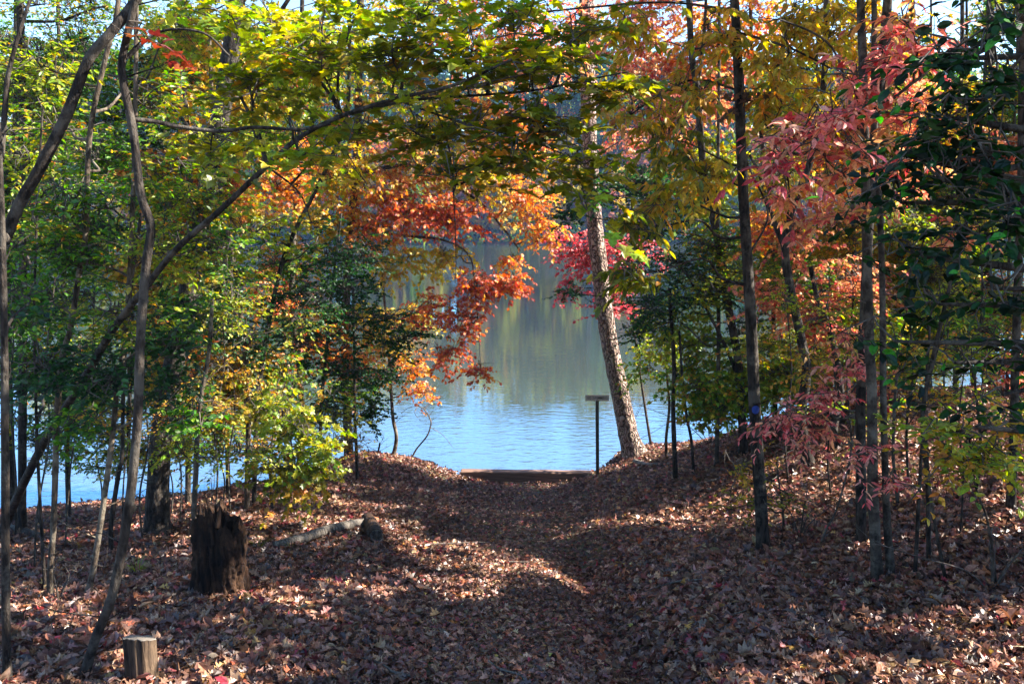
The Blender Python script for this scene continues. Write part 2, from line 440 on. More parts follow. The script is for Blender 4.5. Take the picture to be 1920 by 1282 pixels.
def make_tree(name, label, cat, base, path, w0, w1, bark='dark', limbs=(), blobs=(), group=None, leafmat='leaf',
              d0=None, stem='trunk', sides=12, flare=1.55, extra_trunks=()):
    """base: photo pixel of the foot; path: [(px, py, depth offset)]; widths in photo pixels;
    limbs: [([(px, py, depth)], w0, w1)]; blobs: (px, py, depth, rx, ry, count, style, palette[, scale]) or ('W', x, y, z, rx, ry, rz, count, style, palette, scale)"""
    d = d0 if d0 is not None else hit(*base)
    foot = at(base[0], base[1], d)
    foot[2] = float(ground(foot[0], foot[1]))
    root = empty(name, foot)
    tag(root, label, cat, group)

    def world(pts):
        return np.array([foot + (0, 0, -.08)] + [at(q[0], q[1], d + (q[2] if len(q) > 2 else 0)) for q in pts])
    P = smooth_path(world(path), 8)
    k = np.linspace(0, 1, len(P))
    R = (w0 * (1 - k) + w1 * k) * .35 * P[:, 1] / FPX
    s = np.cumsum(np.r_[0, np.linalg.norm(np.diff(P, axis=0), axis=1)])
    R = R * (1 + (flare - 1) * np.exp(-s / (1.8 * R[0] + .03)))
    a = Acc(); tube(a, P, R, sides, 0, .055, True, 9, .18 if flare > 1.25 else 0)
    FEET.append((foot[0], foot[1], R[0]))
    if R[0] > .016 and len(P) > 12:      # broken side twigs
        m = int(rng.integers(5, 10)); kq = rng.integers(6, len(P) - 4, m)
        az = rng.uniform(0, 6.283, m); ln = rng.uniform(.10, .38, m)
        dv = np.c_[np.cos(az), np.sin(az), rng.uniform(.1, .9, m)]
        st = P[kq] + dv * R[kq][:, None] * .5; en = st + dv * ln[:, None]
        md = (st + en) / 2 + rng.normal(0, .02, (m, 3))
        thin_tubes(a, np.stack([st, md, en], 1), .0055, .0016, 0)
        e2 = md + (en - md) * .6 + rng.normal(0, .07, (m, 3))
        thin_tubes(a, np.stack([md, (md + e2) / 2 + rng.normal(0, .008, (m, 3)), e2], 1), .003, .001, 0)
    a.build(stem, M[bark], root, foot)
    skel = [P]
    for pts, e0, e1 in extra_trunks:
        f2 = at(pts[0][0], pts[0][1], hit(pts[0][0], pts[0][1])); dd = f2[1]
        Q = smooth_path(np.array([f2 - (0, 0, .08)] + [at(q[0], q[1], dd + (q[2] if len(q) > 2 else 0)) for q in pts[1:]]), 8)
        kk = np.linspace(0, 1, len(Q))
        a = Acc(); tube(a, Q, (e0 * (1 - kk) + e1 * kk) * .38 * dd / FPX * (1 + .35 * np.exp(-kk * 14)), 10, 0, .055)
        a.build(stem, M[bark], root, foot); skel.append(Q)
    for pts, e0, e1 in limbs:
        Q = smooth_path(np.array([at(*q) for q in pts]), 7)
        allp = np.vstack(skel)
        j = np.argmin(((allp - Q[0]) ** 2).sum(1))
        if np.linalg.norm(allp[j] - Q[0]) < 1.2:
            Q = np.vstack([allp[j], Q]) if np.linalg.norm(allp[j] - Q[0]) > .03 else Q
        dm = np.mean([q[2] for q in pts]); kk = np.linspace(0, 1, len(Q))
        a = Acc(); tube(a, Q, (e0 * (1 - kk) + e1 * kk) * .42 * dm / FPX, 8, 0, .06)
        a.build('limb', M[bark], root, foot); skel.append(Q)
    if blobs:
        cr = Acc()
        base_skel = np.vstack(skel)
        for b in blobs:
            if b[0] == 'W':
                _, x, y, z, rx, ry, rz, n, style, pal, sc = b
                c = np.array([x, y, z]); Rb = np.array([rx, ry, rz]); px2 = 1
            else:
                px, py, dd, rx, ry, n, style, pal = b[:8]
                sc = b[8] if len(b) > 8 else 1.0
                c = at(px, py, dd)
                Rb = np.array([rx * dd / FPX, min(.9, .7 * (rx + ry) * .5 * dd / FPX), ry * dd / FPX])
            n = int(round(n * (.6 if b[0] == 'W' else DENS.get(style, 1.0))))
            # branch from the nearest lower point of the skeleton to the blob, gently arched
            dist = np.linalg.norm(base_skel - c, axis=1) + 1.3 * np.maximum(0, base_skel[:, 2] - c[2] + .1)
            s0 = base_skel[np.argmin(dist)]
            v = c - s0; ln = np.linalg.norm(v)
            mid = s0 + v * .5 + np.array([0, 0, .10 * ln]) + rng.normal(0, .05 * ln, 3)
            end = c + unit(v) * Rb.mean() * .5 + rng.normal(0, .03, 3)
            Q = smooth_path(np.array([s0, s0 + v * .22 + rng.normal(0, .03 * ln, 3), mid, s0 + v * .8 + rng.normal(0, .04 * ln, 3), end]), 4)
            r0 = min(.022, .006 + .008 * ln) if b[0] != 'W' else min(.05, .012 * ln)
            a = Acc(); tube(a, Q, np.linspace(r0, .003, len(Q)), 6, 0, .08)
            a.build('branch', M[bark if bark != 'pine' else 'dark'], root, foot)
            sprays(cr, c, Rb, style, pal, n, Q[len(Q) // 3:], sc)
        cr.build('crown', [M[leafmat], M['twig']], root, foot, color=True)
    return root


def world_tree(name, label, cat, x, y, height, r0, blobs, bark='dark', group=None, leafmat='leaf', lean=(0, 0)):
    """tree standing outside the picked photo pixels, given in metres"""
    foot = np.array([x, y, float(ground(x, y))])
    root = empty(name, foot); tag(root, label, cat, group)
    k = np.linspace(0, 1, 7)
    P = foot + np.c_[lean[0] * k ** 1.5 + rng.normal(0, .06, 7) * (k > 0), lean[1] * k ** 1.5 + rng.normal(0, .06, 7) * (k > 0), height * k - .08]
    P = smooth_path(P, 6)
    kk = np.linspace(0, 1, len(P))
    a = Acc(); tube(a, P, r0 * (1 - .8 * kk) * (1 + .4 * np.exp(-kk * 22)), 12, 0, .05)
    a.build('trunk', M[bark], root, foot)
    cr = Acc()
    for (bx, by, bz, rx, ry, rz, n, style, pal, sc) in blobs:
        c = np.array([bx, by, bz])
        dist = np.linalg.norm(P - c, axis=1) + 1.2 * np.maximum(0, P[:, 2] - c[2] + .2)
        s0 = P[np.argmin(dist)]; v = c - s0; ln = np.linalg.norm(v)
        Q = smooth_path(np.array([s0, s0 + v * .4 + np.array([0, 0, .1 * ln]) + rng.normal(0, .05 * ln, 3), c]), 6)
        a = Acc(); tube(a, Q, np.linspace(min(.05, r0 * .5), .006, len(Q)), 6, 0, .06); a.build('branch', M[bark], root, foot)
        sprays(cr, c, np.array([rx, ry, rz]), style, pal, n, Q[len(Q) // 3:], sc)
    if blobs:
        cr.build('crown', [M[leafmat], M['twig']], root, foot, color=True)
    return root


# =================================================================== SETTING
def nonuniform(a, b, segs):
    out = [np.arange(*s) for s in segs]
    v = np.concatenate([[a]] + out + [[b]])
    return np.unique(np.round(v, 4))


def build_ground():
    xs = nonuniform(-420, 420, [(-400, -60, 20), (-60, -15, 3), (-15, -7, .3), (-7, 8, .085), (8, 16, .3), (16, 60, 3), (60, 400, 20)])
    ys = nonuniform(-60, 460, [(-60, -4, 4), (-4, 2, .3), (2, 16, .085), (16, 22, .4), (22, 120, 6), (120, 150, 1.2), (150, 440, 12)])
    X, Y = np.meshgrid(xs, ys)
    V = np.stack([X, Y, ground(X, Y)], -1).reshape(-1, 3)
    nx, ny = len(xs), len(ys)
    i = (np.arange(ny - 1)[:, None] * nx + np.arange(nx - 1)[None]).ravel()
    F = np.stack([i, i + 1, i + nx + 1, i + nx], -1)
    a = Acc(); a.add(V, F.ravel(), np.full(len(F), 4), 0, smooth=True)
    m, nt, N, L = nodes_of('leafy_soil')
    out = N.new('ShaderNodeOutputMaterial')
    p = N.new('ShaderNodeBsdfPrincipled'); p.inputs['Roughness'].default_value = .95; p.inputs['Specular IOR Level'].default_value = .1
    tc = N.new('ShaderNodeTexCoord')
    n1 = N.new('ShaderNodeTexNoise'); n1.inputs['Scale'].default_value = 14; n1.inputs['Detail'].default_value = 8
    n1.inputs['Roughness'].default_value = .75
    v = N.new('ShaderNodeTexVoronoi'); v.inputs['Scale'].default_value = 16
    L.new(tc.outputs['Object'], n1.inputs['Vector']); L.new(tc.outputs['Object'], v.inputs['Vector'])
    r = N.new('ShaderNodeValToRGB')
    r.color_ramp.elements[0].position = .3; r.color_ramp.elements[0].color = (.05, .03, .02, 1)
    r.color_ramp.elements[1].position = .7; r.color_ramp.elements[1].color = (.24, .16, .10, 1)
    L.new(n1.outputs['Fac'], r.inputs['Fac'])
    mx = N.new('ShaderNodeMix'); mx.data_type = 'RGBA'; mx.blend_type = 'MULTIPLY'; mx.inputs[0].default_value = .5
    L.new(r.outputs['Color'], mx.inputs[6]); L.new(v.outputs['Color'], mx.inputs[7])
    L.new(mx.outputs[2], p.inputs['Base Color'])
    b = N.new('ShaderNodeBump'); b.inputs['Strength'].default_value = .8; b.inputs['Distance'].default_value = .03
    L.new(n1.outputs['Fac'], b.inputs['Height']); L.new(b.outputs[0], p.inputs['Normal'])
    L.new(p.outputs[0], out.inputs['Surface'])
    tag(a.build('ground', m), kind='structure')


def build_water():
    m, nt, N, L = nodes_of('lake_water')
    out = N.new('ShaderNodeOutputMaterial')
    g = N.new('ShaderNodeBsdfGlossy'); g.inputs['Roughness'].default_value = .03
    g.inputs['Color'].default_value = (.47, .76, 1, 1)
    d = N.new('ShaderNodeBsdfDiffuse'); d.inputs['Color'].default_value = (.10, .11, .065, 1)
    lw = N.new('ShaderNodeFresnel'); lw.inputs['IOR'].default_value = 1.333
    mr = N.new('ShaderNodeMapRange'); mr.inputs[1].default_value = 0.02; mr.inputs[2].default_value = .55
    mr.inputs[3].default_value = WFRES[0]; mr.inputs[4].default_value = WFRES[1]
    L.new(lw.outputs[0], mr.inputs[0])
    mx = N.new('ShaderNodeMixShader')
    tc = N.new('ShaderNodeTexCoord')
    sep = N.new('ShaderNodeSeparateXYZ'); L.new(tc.outputs['Object'], sep.inputs[0])
    # ripples: short wind wavelets near the bank, a calm belt, a breeze further out
    mp = N.new('ShaderNodeMapping'); mp.inputs['Scale'].default_value = (1.0, 2.2, 1)
    mp.inputs['Rotation'].default_value = (0, 0, .2)
    L.new(tc.outputs['Object'], mp.inputs[0])
    n1 = N.new('ShaderNodeTexNoise'); n1.inputs['Scale'].default_value = 3.2; n1.inputs['Detail'].default_value = 3
    n2 = N.new('ShaderNodeTexNoise'); n2.inputs['Scale'].default_value = .55; n2.inputs['Detail'].default_value = 2
    L.new(mp.outputs[0], n1.inputs[0]); L.new(mp.outputs[0], n2.inputs[0])
    big = N.new('ShaderNodeTexNoise'); big.inputs['Scale'].default_value = .12; big.inputs['Detail'].default_value = 2
    L.new(tc.outputs['Object'], big.inputs[0])
    ry = N.new('ShaderNodeValToRGB')          # breeze strength against distance from this bank (m / 140)
    cr = ry.color_ramp; cr.interpolation = 'EASE'
    cr.elements[0].position = .095; cr.elements[0].color = (1, 1, 1, 1)
    cr.elements[1].position = .145; cr.elements[1].color = (.17, .17, .17, 1)
    for pos, val in ((.36, .17), (.50, 2.2), (.9, 3.2)):
        e = cr.elements.new(pos); e.color = (val, val, val, 1)
    dv = N.new('ShaderNodeMath'); dv.operation = 'MULTIPLY_ADD'; dv.inputs[1].default_value = 1 / 140
    ad = N.new('ShaderNodeMath'); ad.operation = 'MULTIPLY_ADD'; ad.inputs[1].default_value = .06; ad.inputs[2].default_value = -.03
    L.new(big.outputs['Fac'], ad.inputs[0]); L.new(sep.outputs['Y'], dv.inputs[0]); L.new(ad.outputs[0], dv.inputs[2])
    L.new(dv.outputs[0], ry.inputs[0])
    s = N.new('ShaderNodeMath'); s.operation = 'MULTIPLY_ADD'; s.inputs[1].default_value = .55
    L.new(n2.outputs['Fac'], s.inputs[0]); L.new(n1.outputs['Fac'], s.inputs[2])
    b = N.new('ShaderNodeBump'); b.inputs['Distance'].default_value = .06
    st = N.new('ShaderNodeMath'); st.operation = 'MULTIPLY'; st.inputs[1].default_value = WBUMP
    L.new(ry.outputs['Color'], st.inputs[0]); L.new(st.outputs[0], b.inputs['Strength'])
    L.new(s.outputs[0], b.inputs['Height'])
    L.new(b.outputs[0], g.inputs['Normal']); L.new(b.outputs[0], lw.inputs['Normal'])
    L.new(mr.outputs[0], mx.inputs[0]); L.new(d.outputs[0], mx.inputs[1]); L.new(g.outputs[0], mx.inputs[2])
    L.new(mx.outputs[0], out.inputs['Surface'])
    xs = np.linspace(-420, 420, 29); ys = np.concatenate([np.linspace(6, 30, 9), np.linspace(40, 190, 12)])
    X, Y = np.meshgrid(xs, ys)
    V = np.stack([X, Y, np.full_like(X, WATER)], -1).reshape(-1, 3)
    i = (np.arange(len(ys) - 1)[:, None] * len(xs) + np.arange(len(xs) - 1)[None]).ravel()
    F = np.stack([i, i + 1, i + len(xs) + 1, i + len(xs)], -1)
    a = Acc(); a.add(V, F.ravel(), np.full(len(F), 4))
    tag(a.build('water', m), kind='structure')


def build_litter():
    a = Acc()
    def scatter(n, x0, x1, y0, y1, s, keepf=None):
        x = rng.uniform(x0, x1, n); y = rng.uniform(y0, y1, n)
        k = np.abs(x) < .74 * y + 1.0
        ys = np.interp(x, SX, SY)
        k &= y < ys + .12 * rng.standard_normal(n)
        k &= ~((np.abs(x - .12) < 1.12) & (y > 12.60) & (y < 12.88))
        x, y = x[k], y[k]
        z = ground(x, y)
        e = .05
        nx = -(ground(x + e, y) - ground(x - e, y)) / (2 * e); ny = -(ground(x, y + e) - ground(x, y - e)) / (2 * e)
        nr = unit(np.c_[nx, ny, np.ones(len(x))])
        trod = np.exp(-((x - .1 - .04 * (y - 6)) / .75) ** 2)[:, None]        # the worn track: small flat broken leaves
        nr = unit(nr + rng.normal(0, .55, (len(x), 3)) * (1 - .55 * trod))
        axis = rng.standard_normal((len(x), 3)) * np.array([1, 1, .25])
        size = s * np.exp(np.clip(rng.normal(-.05, .28, len(x)), -.7, .38)) * (1 - .38 * trod[:, 0])
        pos = np.c_[x, y, z + rng.uniform(.002, .045, len(x))]
        bd = 2.1
        kind = rng.choice(3, len(x), p=[.5, .14, .36])
        # patches where one kind of fallen leaf prevails
        tone = (1 + .12 * trod) * np.exp(.55 * noise2(x, y, .9, 8) + .35 * noise2(x, y, .3, 9))[:, None]
        c = np.clip(colours('litter', len(x), .25) * tone, .01, .6)
        for q, sh in enumerate(('oak', 'maple', 'beech')):
            w = kind == q
            ax = axis[w]
            p = pos[w] - unit(ax) * size[w][:, None] * .5
            p[:, 2] = pos[w][:, 2]
            place_leaves(a, sh, p, ax, nr[w], size[w], c[w], 0, bd)
    scatter(120000, -6.2, 6.2, 2.4, 7.2, .066)
    scatter(150000, -12, 12, 7.2, 16.5, .066)
    for fx, fy, fr in FEET + [(STUMP[0], STUMP[1], .16)]:      # leaves drifted against each foot
        n = int(40 + 500 * fr)
        an = rng.uniform(0, 6.283, n); rr = fr + np.abs(rng.normal(0, .10, n)) + .01
        x, y = fx + np.cos(an) * rr, fy + np.sin(an) * rr
        z = ground(x, y) + .065 * np.exp(-((rr - fr) / .09) ** 2) * rng.uniform(.3, 1.1, n)
        nr = unit(np.c_[np.cos(an) * .7, np.sin(an) * .7, np.ones(n)] + rng.normal(0, .5, (n, 3)))
        ax = rng.standard_normal((n, 3)) * np.array([1, 1, .4]); sz = .066 * rng.uniform(.5, 1.2, n)
        place_leaves(a, 'oak', np.c_[x, y, z], ax, nr, sz, colours('litter', n, .25), 0, 2.1)
    o = a.build('leaf_litter', M['dry'], color=True)
    tag(o, 'carpet of fallen brown leaves covering the bank', 'leaf litter', kind='stuff')


def build_far_wood():
    a = Acc()
    protos = {'pine': [((.015, .06, .035), 3), ((.03, .08, .045), 2), ((.010, .04, .03), 2)],
              'green': [((.08, .19, .02), 3), ((.17, .26, .02), 2)],
              'gold': [((.50, .34, .03), 3), ((.38, .32, .03), 2), ((.52, .24, .03), 1)],
              'orange': [((.52, .17, .03), 3), ((.44, .10, .03), 2), ((.55, .28, .04), 1)],
              'rust': [((.28, .10, .06), 2), ((.22, .08, .06), 2)]}
    for k, v in protos.items(): PAL['far_' + k] = v
    n = 560
    for i in range(n):
        front = i < 210
        x = rng.uniform(-98, 98)
        shore_y = 139 + 6 * math.sin(x / 37.0) + .0006 * x * x
        y = shore_y + (rng.uniform(2, 12) if front else rng.uniform(8, 60))
        kind = rng.choice(['pine', 'green', 'gold', 'orange', 'rust'], p=[.18, .26, .32, .14, .10] if front else [.44, .20, .20, .1, .06])
        z0 = float(ground(x, y))
        h = (rng.uniform(7, 20) if front else rng.uniform(24, 34)) if kind != 'pine' else rng.uniform(26, 37)
        f = np.array([x, y, z0 - .2])
        lean = rng.normal(0, .5, 2)
        P = f + np.array([[0, 0, 0], [lean[0] * .3, lean[1] * .3, h * .4], [lean[0], lean[1], h * .93]])
        r = .16 + .009 * h
        tube(a, P, np.array([r, r * .75, r * .2]), 6, 1)
        if kind == 'pine':
            m = 300; lo, hi, rad = .42, 1.0, .12 * h
        else:
            m = 460 if not front else 380; lo, hi, rad = (.12 if front else .30), 1.0, .20 * h + .8
        # clumps gathered on limb ends
        nl = 16
        lz = rng.uniform(lo, hi, nl); la = rng.uniform(0, 6.283, nl)
        prof = np.sin(np.pi * np.clip((lz - lo) / (hi - lo) * .86 + .1, 0, 1)) ** .7
        lr = rad * prof * rng.uniform(.45, 1.0, nl)
        cen = f + np.c_[np.cos(la) * lr + lean[0] * lz, np.sin(la) * lr + lean[1] * lz, lz * h]
        top = f + np.c_[lean[0] * lz, lean[1] * lz, np.maximum(lz * h - .5 * lr, h * .2)]
        thin_tubes(a, np.stack([top, (top + cen) / 2, cen], 1), .07, .03, 1)
        w = rng.integers(0, nl, m)
        p = cen[w] + rng.normal(0, 1, (m, 3)) * np.array([.30, .30, .2]) * rad * .8
        ax = unit(rng.standard_normal((m, 3)) + np.array([0, 0, -.1])); nr = unit(rng.standard_normal((m, 3)) + np.array([0, 0, .8]))
        place_leaves(a, 'clump', p, ax, nr, rng.uniform(.5, 1.15, m) * (1.0 if kind != 'pine' else 1.15), colours('far_' + kind, m, .22), 0)
    m = 13000
    x = rng.uniform(-115, 115, m)
    y = 139 + 6 * np.sin(x / 37.0) + .0006 * x * x + np.where(rng.random(m) < .5, rng.uniform(-1.4, 2.5, m), rng.uniform(.3, 30, m))
    hgt = rng.uniform(.1, 1, m) ** 1.3 * (2.2 + 2.4 * (noise2(x, y * 0, 7, 11) + .5))
    pos = np.c_[x, y, np.maximum(ground(x, y), WATER) + hgt * np.where(y < 142 + 6 * np.sin(x / 37.0), .6, 1)]
    kinds = rng.choice(['far_green', 'far_rust', 'far_pine', 'far_gold'], m, p=[.25, .15, .55, .05])  # mostly dark clumps: shade under the far trees is put into the brush colour
    for kd in ('far_green', 'far_rust', 'far_pine', 'far_gold'):
        w = kinds == kd; q = int(w.sum())
        place_leaves(a, 'clump', pos[w], unit(rng.standard_normal((q, 3))), unit(rng.standard_normal((q, 3)) + (0, 0, .6)), rng.uniform(.6, 1.5, q), colours(kd, q, .25) * .8, 0)
    o = a.build('far_wood', [M['far'], M['dark']], color=True)
    tag(o, 'distant autumn wood lining the far shore of the lake', 'woodland', kind='stuff')


WFRES = (.52, .98)
WBUMP = .22
build_ground(); build_water(); build_far_wood()

# =================================================================== BUILT THINGS
def simple_mat(name, col, rough=.7, noise=.25, scale=8, metal=0.0, stretch=(1, 1, 1)):
    m, nt, N, L = nodes_of(name)
    out = N.new('ShaderNodeOutputMaterial'); p = N.new('ShaderNodeBsdfPrincipled')
    p.inputs['Roughness'].default_value = rough; p.inputs['Metallic'].default_value = metal
    tc = N.new('ShaderNodeTexCoord'); mp = N.new('ShaderNodeMapping'); mp.inputs['Scale'].default_value = stretch
    n = N.new('ShaderNodeTexNoise'); n.inputs['Scale'].default_value = scale; n.inputs['Detail'].default_value = 6
    r = N.new('ShaderNodeValToRGB')
    r.color_ramp.elements[0].position = .3; r.color_ramp.elements[0].color = (*[c * (1 - noise) for c in col], 1)
    r.color_ramp.elements[1].position = .7; r.color_ramp.elements[1].color = (*[min(1, c * (1 + noise)) for c in col], 1)
    L.new(tc.outputs['Object'], mp.inputs[0]); L.new(mp.outputs[0], n.inputs['Vector']); L.new(n.outputs['Fac'], r.inputs[0])
    L.new(r.outputs[0], p.inputs['Base Color'])
    b = N.new('ShaderNodeBump'); b.inputs['Strength'].default_value = .4; b.inputs['Distance'].default_value = .01
    L.new(n.outputs['Fac'], b.inputs['Height']); L.new(b.outputs[0], p.inputs['Normal'])
    L.new(p.outputs[0], out.inputs['Surface'])
    return m


def bevel_box(acc, c, size, rot=0.0, bev=.01, mat=0, tilt=0.0, wob=0.0, nseg=1):
    """box with chamfered edges lying along X, rotated about Z by rot, tilted about Y"""
    sx, sy, sz = [q / 2 for q in size]
    prof = [(-sy + bev, -sz), (sy - bev, -sz), (sy, -sz + bev), (sy, sz - bev), (sy - bev, sz), (-sy + bev, sz), (-sy, sz - bev), (-sy, -sz + bev)]
    secs = [(-sx, 1 - bev / max(sy, sz) * .8)] + [(q, 1.0) for q in np.linspace(-sx + bev, sx - bev, nseg + 1)] + [(sx, 1 - bev / max(sy, sz) * .8)]
    V = []
    for x, k in secs:
        dy, dz = rng.normal(0, wob, 2)
        for (y, z) in prof: V.append((x, y * k + dy, z * k + dz + rng.normal(0, wob * .5)))
    V = np.array(V)
    cr, sr = math.cos(rot), math.sin(rot); ct, stt = math.cos(tilt), math.sin(tilt)
    x, y, z = V.T
    x, z = x * ct - z * stt, x * stt + z * ct
    V = np.c_[x * cr - y * sr, x * sr + y * cr, z] + np.asarray(c)
    n = len(secs); idx = []; sz_ = []
    for i in range(n - 1):
        for j in range(8):
            k = (j + 1) % 8
            idx += [i * 8 + j, i * 8 + k, (i + 1) * 8 + k, (i + 1) * 8 + j]; sz_.append(4)
    idx += list(range(8))[::-1] + list(range((n - 1) * 8, n * 8)); sz_ += [8, 8]
    acc.add(V, idx, sz_, mat)


# squared timber at the foot of the path
tl, tr = at(864, 906, 12.75), at(1110, 901, 12.75)
tc_ = (tl + tr) / 2
a = Acc()
bevel_box(a, (tc_[0], 12.74, -2.635), (tr[0] - tl[0], .17, .17), .0, .014, 0, -.012, .002, 14)
M['timber'] = simple_mat('weathered_timber', (.15, .085, .058), .9, .45, 6, 0, (.6, 8, 8))
o = a.build('landing_timber', M['timber'], None, (tc_[0], 12.74, WATER + .13))
tag(o, 'long squared brown timber lying along the water at the end of the path', 'timber')

# sign on its steel post
sd = 12.75
foot = at(1121, 893, sd); foot[2] = float(ground(foot[0], foot[1]))
top = at(1119.5, 741, sd)
sign = empty('sign', foot)
tag(sign, 'small pale sign reading no swimming on a tall thin post by the water', 'sign')
a = Acc()
h = top[2] - foot[2] + .25
hw = .028
for (ox, oy, w, dd) in ((0, .018, .052, .006), (-.024, 0, .006, .034), (.024, 0, .006, .034)):   # channel section
    V = []
    for z, s in ((-.25, 0), (h - .25, 1)):
        cx = foot[0] + (top[0] - foot[0]) * s + ox; cy = foot[1] + oy
        for (qx, qy) in ((-w / 2, -dd / 2), (w / 2, -dd / 2), (w / 2, dd / 2), (-w / 2, dd / 2)):
            V.append((cx + qx, cy + qy, foot[2] + z))
    a.add(V, [0, 1, 5, 4, 1, 2, 6, 5, 2, 3, 7, 6, 3, 0, 4, 7, 0, 3, 2, 1, 4, 5, 6, 7], [4] * 6)
M['steel'] = simple_mat('dull_green_steel', (.13, .10, .07), .55, .5, 14, .4)
a.build('post', M['steel'], sign, foot)
M['plate'] = simple_mat('faded_sign_plate', (.62, .46, .34), .6, .12, 20)
M['ink'] = simple_mat('sign_lettering', (.05, .025, .02), .6, .3, 10)
pc = at(1119.5, 745, sd); pw, ph = .385, .098
py0 = sd - .020
a = Acc(); bevel_box(a, (pc[0], py0, pc[2] - .004), (pw, .006, ph), 0, .002)
a.build('sign_plate', M['plate'], sign, foot)
a = Acc()
for (bx, bz, bw, bh) in ((0, ph / 2 - .005, pw - .008, .003), (0, -ph / 2 + .005, pw - .008, .003), (-pw / 2 + .005, 0, .003, ph - .013), (pw / 2 - .005, 0, .003, ph - .013)):
    bevel_box(a, (pc[0] + bx, py0 - .0042, pc[2] - .004 + bz), (bw, .0016, bh), 0, .0003)
a.build('border', M['ink'], sign, foot)
fc = bpy.data.curves.new('lettering', 'FONT'); fc.body = 'NO SWIMMING'; fc.size = .062; fc.extrude = .0008
fc.align_x = 'CENTER'; fc.align_y = 'CENTER'; fc.offset = .0009; fc.space_character = 1.05
fo = bpy.data.objects.new('font_tmp', fc); COL.objects.link(fo)
bpy.context.view_layer.update()
me = bpy.data.meshes.new_from_object(fo.evaluated_get(bpy.context.evaluated_depsgraph_get()))
bpy.data.objects.remove(fo)
xs = [v.co.x for v in me.vertices]; k = (pw - .045) / (max(xs) - min(xs))
for v in me.vertices:
    v.co = Vector((pc[0] + v.co.x * k - foot[0], py0 - .0044 - v.co.z - foot[1], pc[2] - .004 + v.co.y * 1.0 - foot[2]))
me.materials.clear(); me.materials.append(M['ink'])
lo = bpy.data.objects.new('lettering', me); COL.objects.link(lo); lo.parent = sign
for bz in (.022, -.022):
    a = Acc(); tube(a, np.array([[pc[0], py0 - .002, pc[2] - .004 + bz], [pc[0], py0 - .008, pc[2] - .004 + bz]]), np.array([.006, .006]), 8)
    a.build('bolt', M['steel'], sign, foot)


# tall rotten stump
STUMP = [0, 0]
def big_stump():
    d = hit(415, 1112)
    f = at(415, 1112, d); f[2] = float(ground(f[0], f[1]))
    STUMP[:] = [f[0], f[1]]
    root = empty('rotten_stump', f)
    tag(root, 'tall dark rotten stump with a jagged broken top beside the path', 'stump')
    n, m = 96, 30
    th = np.linspace(0, 2 * math.pi, n, endpoint=False)
    H = .74 * d / 5.6
    u = np.linspace(0, 1, m)
    w = 52 * d / FPX
    q = rng.standard_normal(n); q = q + np.roll(q, 1) + np.roll(q, -1)
    jag = np.interp(np.cos(th), [-1, -.75, -.45, .1, .28, .7, 1], [.80, .90, .99, .97, .84, .80, .76]) + .016 * q + .022 * rng.standard_normal(n)
    ridge = .10 * np.sin(th * 7 + 2) + .10 * np.sin(th * 16 + 1) + .07 * rng.standard_normal(n)

    def wall(scale, ind):
        V = []
        for k in u:
            fl = 1 + .22 * np.exp(-k * 9) - .10 * k
            lump = noise2(np.cos(th) * 3 + 5, np.sin(th) * 3 + k * 3.2, 1.0, 21) + .7 * noise2(np.cos(th) * 9, np.sin(th) * 9 + k * 5, 1.0, 22)
            r = w * scale * fl * (1 + ridge * (.38 + .5 * np.exp(-k * 6)) + .30 * lump * (.5 + .5 * k) + .03 * rng.standard_normal(n))
            z = np.where(k > .98, jag * H, k * jag * H)
            V.append(np.c_[f[0] + np.cos(th) * r, f[1] + np.sin(th) * r * .9, f[2] - .06 + z * (1 - ind * .05)])
        return np.array(V)
    A = wall(1, 0); B = wall(.72, 1)
    i = np.arange(m - 1)[:, None] * n; j = np.arange(n)[None]; k = (j + 1) % n
    F = np.stack([i + j, i + k, i + n + k, i + n + j], -1).reshape(-1, 4)
    a = Acc(); a.add(A.reshape(-1, 3), F.ravel(), [4] * len(F), smooth=True)
    a.build('outer_wood', M['rot'], root, f)
    c = Acc()
    V = np.vstack([B.reshape(-1, 3), A[-1]])
    F2 = F[:, ::-1]
    rim = np.stack([(m - 1) * n + j[0], (m - 1) * n + k[0], m * n + k[0], m * n + j[0]], -1)[:, ::-1]
    FF = np.vstack([F2, rim])
    c.add(V, FF.ravel(), [4] * len(FF), smooth=False)
    th2 = np.arange(n)
    c.add(np.vstack([B[9], B[9].mean(0, keepdims=True)]), np.stack([th2, (th2 + 1) % n, np.full(n, n)], -1).ravel(), [3] * n)
    c.build('hollow_core', M['rot'], root, f)
    for q in range(9):   # splinters standing off the broken rim
        t0 = rng.uniform(2.2, 5.2); r = w * rng.uniform(.55, .98)
        b0 = f + np.array([math.cos(t0) * r, math.sin(t0) * r * .9, H * rng.uniform(.55, .8)])
        s = Acc(); tube(s, np.array([b0, b0 + (rng.normal(0, .01), rng.normal(0, .01), .10), b0 + (rng.normal(0, .03), rng.normal(0, .02), rng.uniform(.14, .24))]), np.array([.022, .014, .002]), 5, 0, .15)
        s.build('splinter', M['rot'], root, f)


